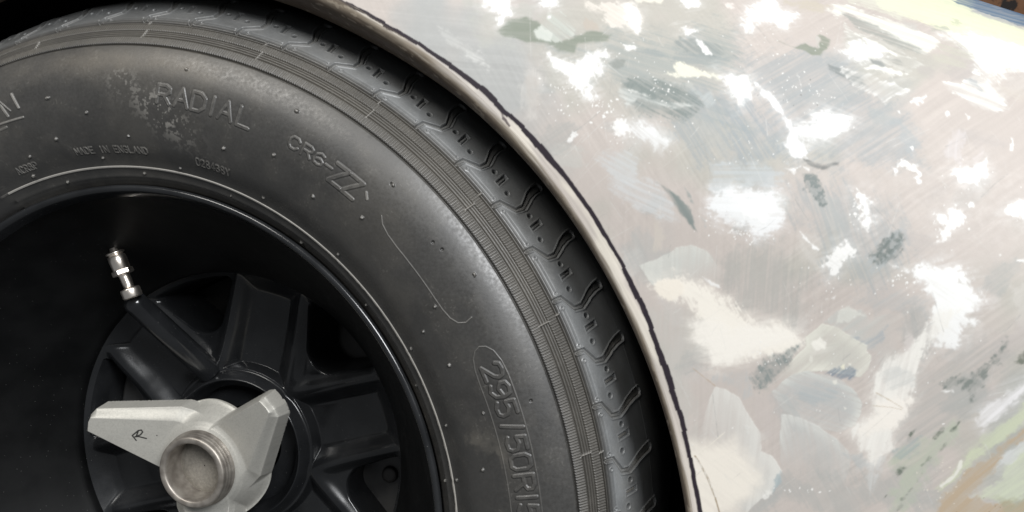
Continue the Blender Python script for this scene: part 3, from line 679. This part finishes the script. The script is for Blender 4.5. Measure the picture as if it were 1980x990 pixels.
GLYPH = {
 'A': [[(0,0),(.5,1),(1,0)],[(.2,.36),(.8,.36)]],
 'D': [[(0,0),(0,1),(.6,1),(.95,.75),(.95,.25),(.6,0),(0,0)]],
 'I': [[(.5,0),(.5,1)]], 'L': [[(0,1),(0,0),(.9,0)]],
 'M': [[(0,0),(.05,1),(.5,.3),(.95,1),(1,0)]], 'N': [[(0,0),(0,1),(.95,0),(.95,1)]],
 'E': [[(.9,1),(0,1),(0,0),(.9,0)],[(0,.52),(.75,.52)]],
 'G': [[(.95,.8),(.7,1),(.25,1),(0,.75),(0,.25),(.25,0),(.7,0),(.95,.2),(.95,.5),(.55,.5)]],
 'C': [[(.95,.8),(.7,1),(.25,1),(0,.75),(0,.25),(.25,0),(.7,0),(.95,.2)]],
 'R': [[(0,0),(0,1),(.65,1),(.92,.85),(.92,.62),(.65,.48),(0,.48)],[(.5,.48),(.95,0)]],
 'P': [[(0,0),(0,1),(.65,1),(.92,.85),(.92,.62),(.65,.48),(0,.48)]],
 'Z': [[(0,1),(.95,1),(0,0),(.95,0)]], 'Y': [[(0,1),(.5,.5),(1,1)],[(.5,.5),(.5,0)]],
 'H': [[(0,0),(0,1)],[(.9,0),(.9,1)],[(0,.5),(.9,.5)]],
 '0': [[(.2,0),(.75,0),(.95,.22),(.95,.78),(.75,1),(.2,1),(0,.78),(0,.22),(.2,0)]],
 '1': [[(.5,0),(.5,1)]],
 '2': [[(0,.75),(.12,.95),(.5,1),(.88,.92),(.95,.7),(.8,.48),(0,0),(.98,0)]],
 '3': [[(0,.9),(.3,1),(.8,.95),(.9,.75),(.7,.54),(.4,.52)],[(.7,.54),(.95,.3),(.8,.05),(.3,0),(0,.12)]],
 '4': [[(.7,0),(.7,1),(0,.3),(1,.3)]],
 '5': [[(.9,1),(.12,1),(.06,.56),(.5,.64),(.88,.5),(.95,.25),(.8,.05),(.4,0),(.02,.12)]],
 '6': [[(.85,.9),(.5,1),(.12,.8),(0,.4),(.15,.06),(.55,0),(.9,.12),(.92,.38),(.6,.55),(.1,.42)]],
 '8': [[(.5,.53),(.15,.64),(.1,.88),(.35,1),(.65,1),(.9,.88),(.85,.64),(.5,.53),(.08,.38),(.04,.12),(.3,0),(.7,0),(.96,.12),(.92,.38),(.5,.53)]],
 '9': [[(.1,.1),(.5,0),(.88,.2),(1,.6),(.85,.94),(.45,1),(.1,.88),(.08,.62),(.4,.45),(.95,.6)]],
 '/': [[(.32,-.05),(.68,1.05)]], '-': [[(.1,.45),(.8,.45)]], '.': [[(.5,0),(.5,.05)]],
}

def tyre_mesh():
    D0, D1 = math.radians(-7), math.radians(113)
    td = np.linspace(D0, D1, 2500); tc_ = np.linspace(D1, D0+2*math.pi, 122)[1:-1]
    T = np.concatenate([td, tc_])
    s_edges = [(0, 26, .5), (26, 32, .22), (32, 66, .34), (66, 92, .27), (92, 108, .36), (108, 130, .21), (130, 178, .30), (178, 262, 2.4)]
    s = np.concatenate([np.arange(a, b, k) for a, b, k in s_edges]+[[262]])
    smax = _pl[-1]*1000
    s = s[s < smax]; s = np.append(s, smax)
    r = np.interp(s/1000, _ps, PROFS[:, 0]); y = np.interp(s/1000, _ps, PROFS[:, 1])
    # smooth normals
    k = np.ones(9)/9
    dr = np.gradient(r, s); dy = np.gradient(y, s)
    nl = np.hypot(dr, dy); nr, ny = dy/nl, -dr/nl           # outward: +r side / -y side
    flipn = np.where(ny > 0, -1, 1) if np.mean(ny[:len(ny)//3]) > 0 else 1
    nr, ny = nr*flipn, ny*flipn
    nd = len(td)
    SS, TT = np.meshgrid(s, td); RR = r[None]*1000+0*TT      # mm
    TD = np.degrees(TT)
    H = np.zeros_like(SS); dust = np.zeros_like(SS); pale = np.zeros_like(SS)
    def win(s0, s1, d0, d1):
        j0, j1 = np.searchsorted(s, [s0, s1]); i0, i1 = np.searchsorted(td, [math.radians(d0), math.radians(d1)])
        return slice(i0, i1), slice(j0, j1)
    # ---- bead line: ragged pale moulding flash
    w = win(26, 33, -20, 200); arc = TT[w]*221
    rag = .5*(fbm(arc/2.6, arc*0, 21, 3)-.35)*2*sstep(30, 70, np.degrees(TT[w])*-1+105)+.15
    d = SS[w]-28.9
    fl = sstep(-1.1-np.maximum(rag, 0)*1.5, -.6-np.maximum(rag, 0)*1.5, d)*(1-sstep(.5, .9, d))
    H[w] += .55*fl; pale[w] = np.maximum(pale[w], fl*(.9+.5*fbm(arc/9, d*0, 23, 3)))
    for s0, a, wd in ((21.5, .25, 1.2), (14.0, .3, 1.5)):
        w = win(s0-4, s0+4, -20, 200); H[w] += a*np.exp(-((SS[w]-s0)/wd)**2)
    # ---- serrated bands and rings
    w = win(107, 131, -20, 200); S_, ar = SS[w], TT[w]*303.0
    ser = sstep(.08, .55, .5+.5*np.cos(2*math.pi*ar/1.6))
    b1 = sstep(109.0, 109.5, S_)*(1-sstep(114.8, 115.3, S_)); b2 = sstep(120.9, 121.4, S_)*(1-sstep(126.6, 127.1, S_))
    H[w] += .62*(b1+b2)*(ser-.6)
    H[w] += .25*(b1+b2)
    for g, wd, dp in ((108.5, .48, 1.6), (115.9, .46, 1.5), (117.7, .44, 1.3), (119.4, .44, 1.3), (120.8, .36, 1.2), (127.7, .48, 1.7), (129.5, .46, 1.5)):
        H[w] -= dp*np.exp(-((S_-g)/wd)**2)
    H[w] += .20*sstep(129.6, 130.6, S_)
    for tdg in (70.8, 55.9, 40.7, 25.8, 11.1, 85.8, 100.8):
        w2 = win(114.5, 121.5, tdg-.3, tdg+.3); q = np.exp(-(((TD[w2]-tdg)/.10)**4)); H[w2] = H[w2]*(1-q)+.38*q; pale[w2] = np.maximum(pale[w2], .25*q)
    for tdg in (56.2, 41.2, 26.0, 10.7, 71.2, 86.2):
        w2 = win(126.8, 130.2, tdg-.3, tdg+.3); q = np.exp(-(((TD[w2]-tdg)/.11)**4)); H[w2] = H[w2]*(1-q)+.40*q; pale[w2] = np.maximum(pale[w2], .25*q)
    # ---- tread shoulder: zigzag grooves, round and slot sipes
    for kk in range(-2, 20):
        th0 = 9.55+5.95*kk
        w = win(129.5, 215, th0-3.2, th0+5.0)
        if w[0].stop-w[0].start < 2: continue
        S_, X = SS[w], (TD[w]-th0)*5.6                       # X: mm along the tread
        path = [(131.0,.4),(136.4,-.1),(142.6,-9.4),(148.8,-10.2),(158.0,-6.0),(166,-4.2),(172.5,-3.8)]
        d = seg_dist(S_, X, path)
        hw = np.interp(S_, [130, 138, 144, 152, 160, 175], [.9, 1.1, 1.25, 1.6, 2.1, 2.5])
        g = 1-sstep(hw-.20, hw+.25, d)
        rim = np.exp(-((d-hw-.80)/.45)**2)*.50
        moat = np.exp(-((d-hw+.26)/.27)**2)
        dep_ = np.interp(S_, [130, 134, 150, 162, 178], [.45, .6, .6, .55, 1.2])
        H[w] += rim-dep_*g-1.15*moat
        low = sstep(29, 14, th0)*sstep(149, 157, S_)
        pale[w] = np.maximum(pale[w], g*low*.95*(.6+.6*fbm(S_/2.5, X/2.5, 871, 3))); dust[w] = np.maximum(dust[w], g*low)
        dust[w] = np.maximum(dust[w], .30*g)
        for (hs, hx, hr) in ((148.4, 17.2, 1.45), (145.0, 2.2, 1.45)):
            dd = np.hypot(S_-hs, X-hx); H[w] -= 4.2*(1-sstep(hr-.55, hr+.2, dd)); H[w] += .16*np.exp(-((dd-hr-.75)/.5)**2)
        dx = np.maximum(np.abs(S_-148.6)-4.4, np.abs(X-10.6-.1*(S_-148))-1.45)
        gs = 1-sstep(-.2, .25, dx); H[w] -= .9*gs+1.5*np.exp(-((dx+.32)/.30)**2); H[w] += .2*np.exp(-((dx-.75)/.45)**2)
        dust[w] = np.maximum(dust[w], gs*(sstep(26, 14, th0)*.9*(1-sstep(-1.1, -.5, dx))+.20*(1-sstep(-1.1, -.6, dx))))
        for (hs, hx) in ((133.8, 3.6), (133.4, -5.6)):
            dd = np.hypot(S_-hs, X-hx); H[w] += .40*np.exp(-((dd-1.15)/.38)**2)-.6*np.exp(-(dd/.7)**2)
        rd = np.abs(S_-132.9); seg = sstep(4.6, 5.2, X)*(1-sstep(26.0, 26.8, X)); H[w] += .18*np.exp(-(rd/.35)**2)*seg
        H[w] -= .14*np.exp(-((S_-134.6)/.5)**2)*seg
    w = win(168, 176, -20, 26); H[w] += .15*np.exp(-((SS[w]-171.5)/.4)**2)*sstep(26, 20, TD[w])
    # ---- raised lettering
    def text(chars, s0, hgt_, wid, lw, amp, worn, seed=0):
        """chars: (glyph, centre angle in deg); reads clockwise, tops outward"""
        for i, (ch, a) in enumerate(chars):
            if ch == ' ': continue
            rr_ = np.interp(s0+hgt_/2, s, r)*1000
            m = math.degrees((wid/2+lw+1)/rr_)
            w = win(s0-lw-1.5, s0+hgt_+lw+1.5, a-m, a+m)
            if w[0].stop-w[0].start < 2: continue
            u = -np.radians(TD[w]-a)*rr_/wid+.5*1.0; v = (SS[w]-s0)
            d = np.full(u.shape, 1e9)
            for pl in GLYPH[ch]: d = np.minimum(d, seg_dist(u*wid, v, [(p[0]*wid, p[1]*hgt_) for p in pl]))
            g = 1-sstep(lw/2-.22, lw/2+.28, d)
            H[w] += amp*g-.12*amp*np.exp(-((d-lw/2-.6)/.5)**2)
            e = g*(.35+.65*sstep(.40, .62, fbm(SS[w]/2.4, TT[w]*260/2.4, 500+seed+i, 3)))
            pale[w] = np.maximum(pale[w], worn*e)
    text([('R',80.3),('A',77.7),('D',75.2),('I',73.2),('A',71.2),('L',68.4)], 73.2, 10.6, 9.0, 2.0, .45, .11)
    text([(c, 96.2-i*.87) for i, c in enumerate("MADE IN ENGLAND")], 40.0, 4.0, 2.7, .75, .45, .28, 20)
    text([(c, 108.2-i*.86) for i, c in enumerate("ACR8P")], 37.4, 4.4, 2.6, .75, .45, .32, 40)
    text([(c, 74.9-i*.86) for i, c in enumerate("028438Y")], 39.6, 4.6, 2.5, .72, .45, .28, 60)
    text([('C',61.0),('R',59.0),('6',57.2),('-',55.6)], 75.2, 6.6, 6.6, 1.4, .42, .11, 80)
    text([('Z',53.9),('Z',51.7)], 71.6, 11.2, 9.6, 2.2, .45, .11, 90)
    text([('2',23.3),('9',21.0),('5',18.7),('/',16.4),('5',14.3),('0',12.0),('R',9.5),('1',7.7),('5',5.9)], 74.6, 11.2, 8.6, 2.0, .55, .06, 110)
    def ridge(pts, lw, amp, worn, fade=None):
        """pts (s, deg)"""
        pts = np.array(pts, float); w = win(pts[:, 0].min()-3, pts[:, 0].max()+3, pts[:, 1].min()-1, pts[:, 1].max()+1)
        X = TD[w]*4.6; d = seg_dist(SS[w], X, [(a, b*4.6) for a, b in pts]); g = 1-sstep(lw/2-.15, lw/2+.25, d)
        if fade is not None: g = g*fade(TD[w], SS[w])
        H[w] += amp*g; pale[w] = np.maximum(pale[w], worn*g*(.4+.6*fbm(SS[w]/2, X/2, 610, 2)))
    # maker's last letter at the left edge, outlined and underlined
    ridge([(74.5,108.2),(84.5,105.9),(75.2,104.3)], .9, .5, .15); ridge([(85.0,103.5),(75.5,102.85)], 1.5, .7, .6)
    ridge([(80.5,105.6),(72.5,104.9)], 1.6, .6, .4); ridge([(70.4,112.0),(69.6,106.5),(69.2,102.6)], 1.2, .6, .5)
    ridge([(66.3,106.9),(66.6,105.8)], 1.4, .4, .3)
    ridge([(80.2,49.9),(77.6,49.3)], 1.4, .5, .5)
    # outline of the size panel and the hooked moulding line above it
    sl = [(70.2,-8),(70.2,22.4),(70.8,24.2),(72.6,25.6),(75.5,26.4),(79,26.7),(82.5,26.4),(85.5,25.6),(87.3,24.2),(87.9,22.4),(87.9,-8)]
    ridge(sl, .5, .24, .16)
    ridge([(76.5,46.6),(73.3,45.8),(71.3,44.4),(70.4,42.5),(70.2,40),(70.1,34.6),(70.5,32.8),(71.8,31.4),(74.5,30.4),(78.5,30.0),(83,30.2)], .5, .28, .28)
    # ---- vent spews and chips
    vents = [(51.1,86.2),(76.9,98),(65.2,92.3),(96.1,78),(56.4,70.5),(95.5,62.7),(66.2,63),(57.4,55.6),(67.4,48.4),(35.5,63.4),(34.4,48.6),(67.5,33.6),
             (57.3,26.1),(66.3,18.9),(56.5,11.5),(52.1,31.7),(36.2,92.4),(33.0,106.5),(24.0,86.0),(22.0,101.5),(23,69.6),(17,55.5),(18.5,40.3),(20.5,25.0),(21,9.0),(33,9.5),
             (97,34.2),(52,98.6),(45.5,104.5),(34.5,30.5),(33,78.6),(36.4,18.0),(93.8,48.1)]
    for i, (vs, va) in enumerate(vents):
        w = win(vs-3, vs+3, va-.8, va+.8)
        X = (TD[w]-va)*4.4; d = np.hypot(SS[w]-vs, X*.8)+.5*(fbm(SS[w]/.9, X/.9, 700+i, 2)-.5)*2
        R_ = .75+.5*((i*37) % 10)/10; g = 1-sstep(R_*.3, R_+.25, d); H[w] += 1.2*g; pale[w] = np.maximum(pale[w], .46*sstep(.35, .8, g)*(.5+.5*((i*53) % 7)/7))
    for vs, va in ((93.6, 48.3), (94.8, 18.7), (90, 38.7), (88.5, 40.0)):
        w = win(vs-2.5, vs+2.5, va-.7, va+.7); d = np.hypot(SS[w]-vs, (TD[w]-va)*4.9); H[w] -= .9*(1-sstep(.5, 1.1, d))
    # ---- dust, scuffs, stains (deposits on the rubber); painted shade in the shoulder grey
    sA_ = SS; aA = TT*260
    big = fbm(sA_/38, aA/55, 801, 4); mid = fbm(sA_/9, aA/11, 803, 4); fine = fbm(sA_/1.6, aA/1.6, 805, 3)
    dust += .15*sstep(.42, .68, big)+.08*sstep(.45, .7, mid)
    warm = np.exp(-(((TD-83)/15)**2+((SS-98)/9)**2))*(.6+.8*(mid-.4)); dust += .10*warm
    sc_ = np.exp(-(((TD-80.5-(SS-68)*.20)/3.4)**2+((SS-68)/15)**2)); sc2 = np.exp(-(((TD-87)/1.6)**2+((SS-84)/7)**2))
    scuff = (sc_+.6*sc2)*sstep(.50, .62, .55*fbm(sA_/1.5, aA/1.5, 811, 3)+.45*fbm(sA_/6, aA/6, 813, 3)); pale += .46*scuff; H += .10*scuff*(fine-.3)
    bl = np.exp(-(((TD-15.5)/1.3)**2+((SS-56)/10)**2))*sstep(.45, .65, mid); dust += .45*bl
    bl2 = np.exp(-(((TD-12.8)/1.8)**2+((SS-69)/5)**2))*sstep(.45, .62, mid); dust += .45*bl2
    dust += .34*sstep(109, 111, SS)*(1-sstep(128, 131, SS))
    sh = sstep(128, 134, SS); dust += sh*(.02+.16*sstep(.5, .72, fbm(sA_/6, aA/8, 821, 5))*sstep(40, 10, TD))
    speck = sstep(.80, .86, vnoise(sA_/1.1, aA/1.1, 831))*sstep(.5, .7, mid); pale += .07*speck
    H += .05*(mid-.5)+.012*(fine-.5)
    dust = np.clip(dust, 0, 1); pale = np.clip(pale, 0, 1)
    base = np.array((.0290, .0278, .0258)); du = np.array((.24, .218, .180)); pa = np.array((.42, .40, .365))
    base = base[None, None]*(.8+.5*fbm(sA_/14, aA/14, 841, 3))[..., None]
    bloom_shade = (sstep(129, 135, SS)*(.55+.5*(fbm(sA_/10, aA/14, 851, 3)-.4))*(.5+.5*sstep(88, 52, TD)))[..., None]; base = base*(1-bloom_shade)+np.array((.225, .234, .238))*bloom_shade  # dry grey shoulder rubber; arch shade painted in by fading it towards the top
    base = base*(1-.5*warm[..., None])+np.array((.125, .100, .068))*(.5*warm[..., None])
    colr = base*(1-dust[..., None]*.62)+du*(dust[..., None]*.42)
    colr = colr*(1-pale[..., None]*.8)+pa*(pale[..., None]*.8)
    # assemble (dense visible arc + plain remainder)
    nC = len(tc_)
    Hf = np.concatenate([H, np.zeros((nC, len(s)))]); Hf[0] = 0; Hf[nd-1] = 0
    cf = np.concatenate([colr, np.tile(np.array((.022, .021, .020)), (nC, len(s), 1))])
    Rf = r[None]+nr[None]*Hf/1000; Yf = y[None]+ny[None]*Hf/1000
    V = np.stack([Rf*np.cos(T)[:, None], Yf, Rf*np.sin(T)[:, None]], -1)
    # inner half of the tyre, mirrored, plain
    V = V.reshape(-1, 3)
    F = grid_faces(len(T), len(s), wrap=True)
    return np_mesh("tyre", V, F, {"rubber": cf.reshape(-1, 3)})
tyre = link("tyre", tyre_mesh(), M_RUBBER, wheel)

# rim barrel (outer half visible, inner half closes the wheel)
M_SATIN = plain_mat("satin_black_rim_paint", (.0028, .003, .0032), (.0052, .0054, .0056), 0.52, 0.16, 0, 40, 0.06, 0.0004, speck=(230, .04, (.10, .10, .095)))
lathe("rim_flange", sharpen([(.1995,.0200),(.2015,.0085),(.2060,.0045),(.2085,.0030)], .0004)[:-1]+
      [(.2083,.0024),(.2091,.0012),(.2090,-.0003),(.2080,-.0014),(.2066,-.0016),(.2052,-.0008),(.2040,.0010),(.2024,.0048),(.2012,.0078)], M_BLACK, wheel, 420)
lathe("rim", [(.2014,.0072),(.2004,.0102),(.1975,.0170),(.1925,.0270),(.1830,.0425),
       (.1725,.0580),(.1610,.0750),(.1515,.0900),(.1460,.0990),(.1432,.1035),(.1418,.1055),(.1411,.1075),(.1408,.1100),(.1408,.118),(.1408,.170),(.150,.20),(.175,.215),(.195,.225),(.199,.280),(.206,.285)], M_SATIN, wheel, 420)

def smin(a, b, k):
    h = np.clip(.5+.5*(b-a)/k, 0, 1); return b*(1-h)+a*h-k*h*(1-h)
def smax(a, b, k): return -smin(-a, -b, k)

def spokes_mesh():
    nt_ = 1500; rs = np.concatenate([np.linspace(30, 48, 24), np.arange(48.4, 70, .38), np.arange(70, 142.6, .48)])
    th = np.linspace(0, 2*math.pi, nt_, endpoint=False)
    R, TH = np.meshgrid(rs, th)
    ph = (np.degrees(TH)-46+30) % 60-30
    u = R*np.cos(np.radians(ph)); v = np.abs(R*np.sin(np.radians(ph)))
    # V-shaped raised web round every window
    dV = (u-70)*.514-v*.857
    va = np.sqrt(v*v+20)-1.5
    dR = (u-61.5)*.514-va*.857              # 0 on the rounded crest of the web
    y = 117.0+np.where(dR > 0, 5.0*sstep(0, 10, dR), 9.5*sstep(0, 15.0, -dR))
    y = y-2.5*sstep(95, 140, R)
    # window
    d1 = (u-82)*.585-v*.81; Rr = 17.0
    tt = (u-82-Rr/.585)*.81+v*.585
    sd = np.where(tt < 0, np.hypot(u-82-Rr/.585, v)-Rr, -d1)
    sd = smax(sd, R-137.6, 4)
    y = y+1.4*(1-sstep(0, 1.8, sd))*(sd > -.2)+1.4*(sd <= -.2)
    drop = sstep(.25, -1.9, sd)
    y = y+drop*46
    # outer ring
    ring = 107.5+.9*np.abs(R-141.2)*(R < 141.2)
    y = np.where(sd > -.5, smin(y, ring+4, 3.0), y)
    # hub boss: proud ring, recessed floor
    boss = 109.5+np.where(R > 56, np.sqrt((R-56)**2*3.2+2)-1.4, np.sqrt((56-R)**2*2.0+2)-1.4)
    step2 = 118.0+np.maximum(R-63.5, 0)*2.6
    y = smin(y, boss, 2.4); y = smin(y, step2, 2.0)
    y = np.where(R < 49.5, np.minimum(y, 130)*0+np.minimum(130, 109.5+(56-R)*1.4+12*sstep(51, 48.5, R)), y)
    V = np.stack([R*np.cos(TH), y, R*np.sin(TH)], -1).reshape(-1, 3)/1000
    keep = (sd > -2.1)
    return np_mesh("spokes", V, grid_faces(nt_, len(rs), wrap=True, keep=keep))
link("spokes", spokes_mesh(), M_BLACK, wheel)

def nut_mesh():
    nt_ = 1700; rs = np.arange(26.6, 99, .32)
    th = np.linspace(0, 2*math.pi, nt_, endpoint=False); R, TH = np.meshgrid(rs, th)
    X, Z = R*np.cos(TH), R*np.sin(TH)
    cone = np.interp(R, [26, 28, 31, 34, 38, 42, 44.3, 45.3, 46.2, 100], [68.5, 68.6, 70.2, 73.2, 79.2, 86.0, 91.0, 95, 112, 112+54*6])
    y = cone.copy(); sdm = np.full(R.shape, 1e9)
    for a, ls in ((159.5, 1.0), (40.2, .895), (-80.2, .9)):
        e = np.array([math.cos(math.radians(a)), math.sin(math.radians(a))]); n = np.array([-e[1], e[0]])
        al = (X*e[0]+Z*e[1])/ls; pe = X*n[0]+Z*n[1]
        sf = poly_sd(al, pe, [(90.5,-4.0),(91.2,0),(90.0,6.8),(31,16.5),(0,20),(0,-27),(33,-23)])
        so = poly_sd(al, pe, [(91.5,-10.0),(94.2,-4),(93.6,7.2),(90,9.0),(31,19),(0,23),(0,-35),(34,-33)])
        face = 72.0-15.5*np.clip((al-32)/60, -.3, 1.05)
        t = np.clip(sf, 0, 99)/(np.clip(sf, 0, 99)+np.clip(-so, 0, 99)+1e-6)
        t = t*.6+.4*t*t*(3-2*t)
        ye = face+np.where(so < 0, 5.5*t, 5.5+np.minimum(so, 2.0)*7.0)
        far = al < 10
        ye = np.where(far, 400, ye); so = np.where(far, 1e9, so)
        y = smin(y, ye, 6.0); sdm = np.minimum(sdm, so)
    keep = (y < 113) & ((R < 46.5) | (sdm < 2.2))
    y = np.minimum(y, 116)
    cast = np.tile(np.array((.41, .40, .365)), (y.size, 1)).reshape(y.shape+(3,))
    cast *= (.93+.14*fbm(X/14, Z/14, 951, 4))[..., None]
    cast *= (1-.07*sstep(.60, .72, fbm(X/1.1, Z/1.1, 953, 2)))[..., None]
    grime = np.exp(-((R-27.5)/1.6)**2)*.35*fbm(X/6, Z/6, 955, 3)
    cast = cast*(1-grime[..., None])
    # hand-written R and a dot in black marker on the left ear
    mk = np.full(R.shape, 1e9)
    for pl in ([(-54.4,21.6),(-49.6,25.6),(-47.4,26.0),(-46.6,24.4),(-48.4,22.2),(-52.6,20.6)], [(-52.6,20.6),(-50.2,20.9),(-44.4,19.3)], [(-54.4,21.6),(-52.0,17.8)], [(-49.6,25.4),(-51.6,21.0)]):
        mk = np.minimum(mk, seg_dist(X, Z, pl))
    mk = np.minimum(mk-.48, np.hypot(X+36.5, Z-21.7)-.42)
    ink = 1-sstep(-.15, .25, mk)
    cast = cast*(1-ink[..., None]*.96)+.012*ink[..., None]
    V = np.stack([X, y, Z], -1).reshape(-1, 3)/1000
    return np_mesh("wing_nut", V, grid_faces(nt_, len(rs), wrap=True, keep=keep), {"cast": cast.reshape(-1, 3)})
nut = link("wing_nut", nut_mesh(), M_CAST, wheel); nut.location = (-.0025, 0, -.0010)

sl = [(.0213,.0790),(.0213,.0600),(.0217,.0580),(.0226,.0571),(.0252,.0570),(.0262,.0574),(.0268,.0584),(.0269,.0594),(.0263,.0600),(.0275,.0608),(.0276,.0619),(.0268,.0626),
      (.0280,.0634),(.0281,.0648),(.0273,.0655),(.0286,.0664),(.0287,.0690),(.0280,.0760)]
lathe("nut_sleeve", sl, M_SLEEVE, wheel, 200).location = nut.location
lathe("centre_plug", [(.0214,.0760),(.0206,.0758),(.0196,.0752),(.0150,.0744),(.008,.0741),(.0005,.0740)], M_PLUG, wheel, 128).location = nut.location

# valve: bright stem rooted in the rim barrel, cap pointing at the hub
_a = math.radians(110.3)
vp0 = np.array([.1735*math.cos(_a), .0575, .1735*math.sin(_a)]); _p1 = np.array([.1350*math.cos(_a), .0600, .1350*math.sin(_a)])
vax = (_p1-vp0)/np.linalg.norm(_p1-vp0)
lathe("valve_stem", sharpen([(.0001,0),(.0020,0),(.0022,.0028),(.0044,.0030),(.0050,.0036),(.0050,.0046),(.0040,.0050),(.0040,.0058),(.0047,.0062),(.0049,.0100),(.0047,.0172),(.0036,.0180),
      (.0034,.0200),(.0029,.0222),(.0030,.0260),(.0027,.0310),(.0050,.0316),(.0053,.0325),(.0053,.0382),(.0046,.0388),(.0001,.0389)]), M_CHROME, wheel, 48, loc=vp0, axis=vax, rk=1.3)
# hexagon of the valve nut
lathe("valve_nut", sharpen([(.0030,.0166),(.0056,.0168),(.0058,.0176),(.0058,.0200),(.0054,.0207),(.0030,.0208)]), M_CHROME, wheel, 6, loc=vp0, axis=vax, smooth=False, rk=1.3)

# rounded cast bar that carries the valve at its outer end and runs down to the hub
def valve_bar():
    from mathutils import Vector
    A, B = BAR_A, BAR_B; L = np.linalg.norm(B-A)
    prof = [(.0001, -.0085)]+[(.0088*math.sin(t), -.0085*math.cos(t)) for t in np.linspace(.15, math.pi/2, 12)]+[(.0088+.0012*k/10, L*k/10) for k in range(1, 11)]
    return lathe("spoke_bar", prof, M_BLACK, wheel, 64, loc=A, axis=(B-A)/L)
BAR_A = np.array([-.0535, .0715, .1200]); BAR_B = np.array([-.0250, .1190, .0585])
valve_bar()

# brake parts seen through the windows
lathe("brake_disc", sharpen([(.045,.158),(.075,.158),(.078,.172),(.082,.176),(.134,.176),(.134,.196),(.05,.196)]), M_DISC, wheel, 200)

def bm_obj(name, bm, mat, parent, smooth=True):
    me = bpy.data.meshes.new(name); bm.to_mesh(me); bm.free()
    me.polygons.foreach_set("use_smooth", np.full(len(me.polygons), smooth, bool))
    return link(name, me, mat, parent)
caliper = None
def arc_block(r0, r1, a0, a1, y0, y1, bevel=.004):
    bm = bmesh.new(); n = 14; rows = []
    for i in range(n+1):
        a = math.radians(a0+(a1-a0)*i/n); c, s_ = math.cos(a), math.sin(a)
        rows.append([bm.verts.new((r*c, y, r*s_)) for r, y in ((r0, y0), (r1, y0), (r1, y1), (r0, y1))])
    for A, B in zip(rows[:-1], rows[1:]):
        for k in range(4): bm.faces.new((A[k], A[(k+1) % 4], B[(k+1) % 4], B[k]))
    bm.faces.new(rows[0][::-1]); bm.faces.new(rows[-1])
    bmesh.ops.recalc_face_normals(bm, faces=bm.faces)
    es = [e for e in bm.edges if len(e.link_faces) == 2 and e.calc_face_angle(0) > .8]
    bmesh.ops.bevel(bm, geom=es, offset=bevel, segments=3, affect='EDGES', profile=.5)
    return bm
caliper = bm_obj("brake_caliper", arc_block(.088, .1375, -40, 4, .150, .172), M_CALIPER, wheel)
lathe("caliper_bolt", sharpen([(.0001,.1455),(.0040,.1455),(.0062,.1462),(.0066,.1475),(.0066,.1500),(.0090,.1503)]), M_DISC, wheel, 24, loc=(.118*math.cos(math.radians(-12)), 0, .118*math.sin(math.radians(-12))))
lathe("caliper_bolt", sharpen([(.0001,.1455),(.0040,.1455),(.0062,.1462),(.0066,.1475),(.0066,.1500),(.0090,.1503)]), M_DISC, wheel, 24, loc=(.108*math.cos(math.radians(152)), .006, .108*math.sin(math.radians(152))))
bm_obj("brake_bracket", arc_block(.112, .1365, 146, 186, .150, .170), M_CALIPER, wheel)

# ------------------------------------------------------------------ what lies beyond the fender
m, nt, b = new_mat("brown_backdrop")
tc = N(nt, "ShaderNodeTexCoord"); nz = N(nt, "ShaderNodeTexNoise"); nz.inputs["Scale"].default_value = 19.0; nz.inputs["Detail"].default_value = 3
nt.links.new(tc.outputs["Object"], nz.inputs["Vector"])
r = ramp(nt, nz.outputs["Fac"], [(0.49, (.012, .008, .006)), (0.54, (.17, .078, .034)), (0.8, (.22, .105, .048))])
nt.links.new(r.outputs["Color"], b.inputs["Base Color"]); b.inputs["Roughness"].default_value = .7
bm = bmesh.new(); bmesh.ops.create_cube(bm, size=1.0)
for v_ in bm.verts: v_.co = (v_.co.x*3.2, v_.co.y*.12, v_.co.z*2.6)
bmesh.ops.bevel(bm, geom=list(bm.edges), offset=.01, segments=2, affect='EDGES')
wall = bm_obj("wall", bm, m, None)
wall.location = (.9, 2.2, .962)
wall["label"] = "brown and black blotched wall seen past the blue fender shoulder"; wall["category"] = "wall"
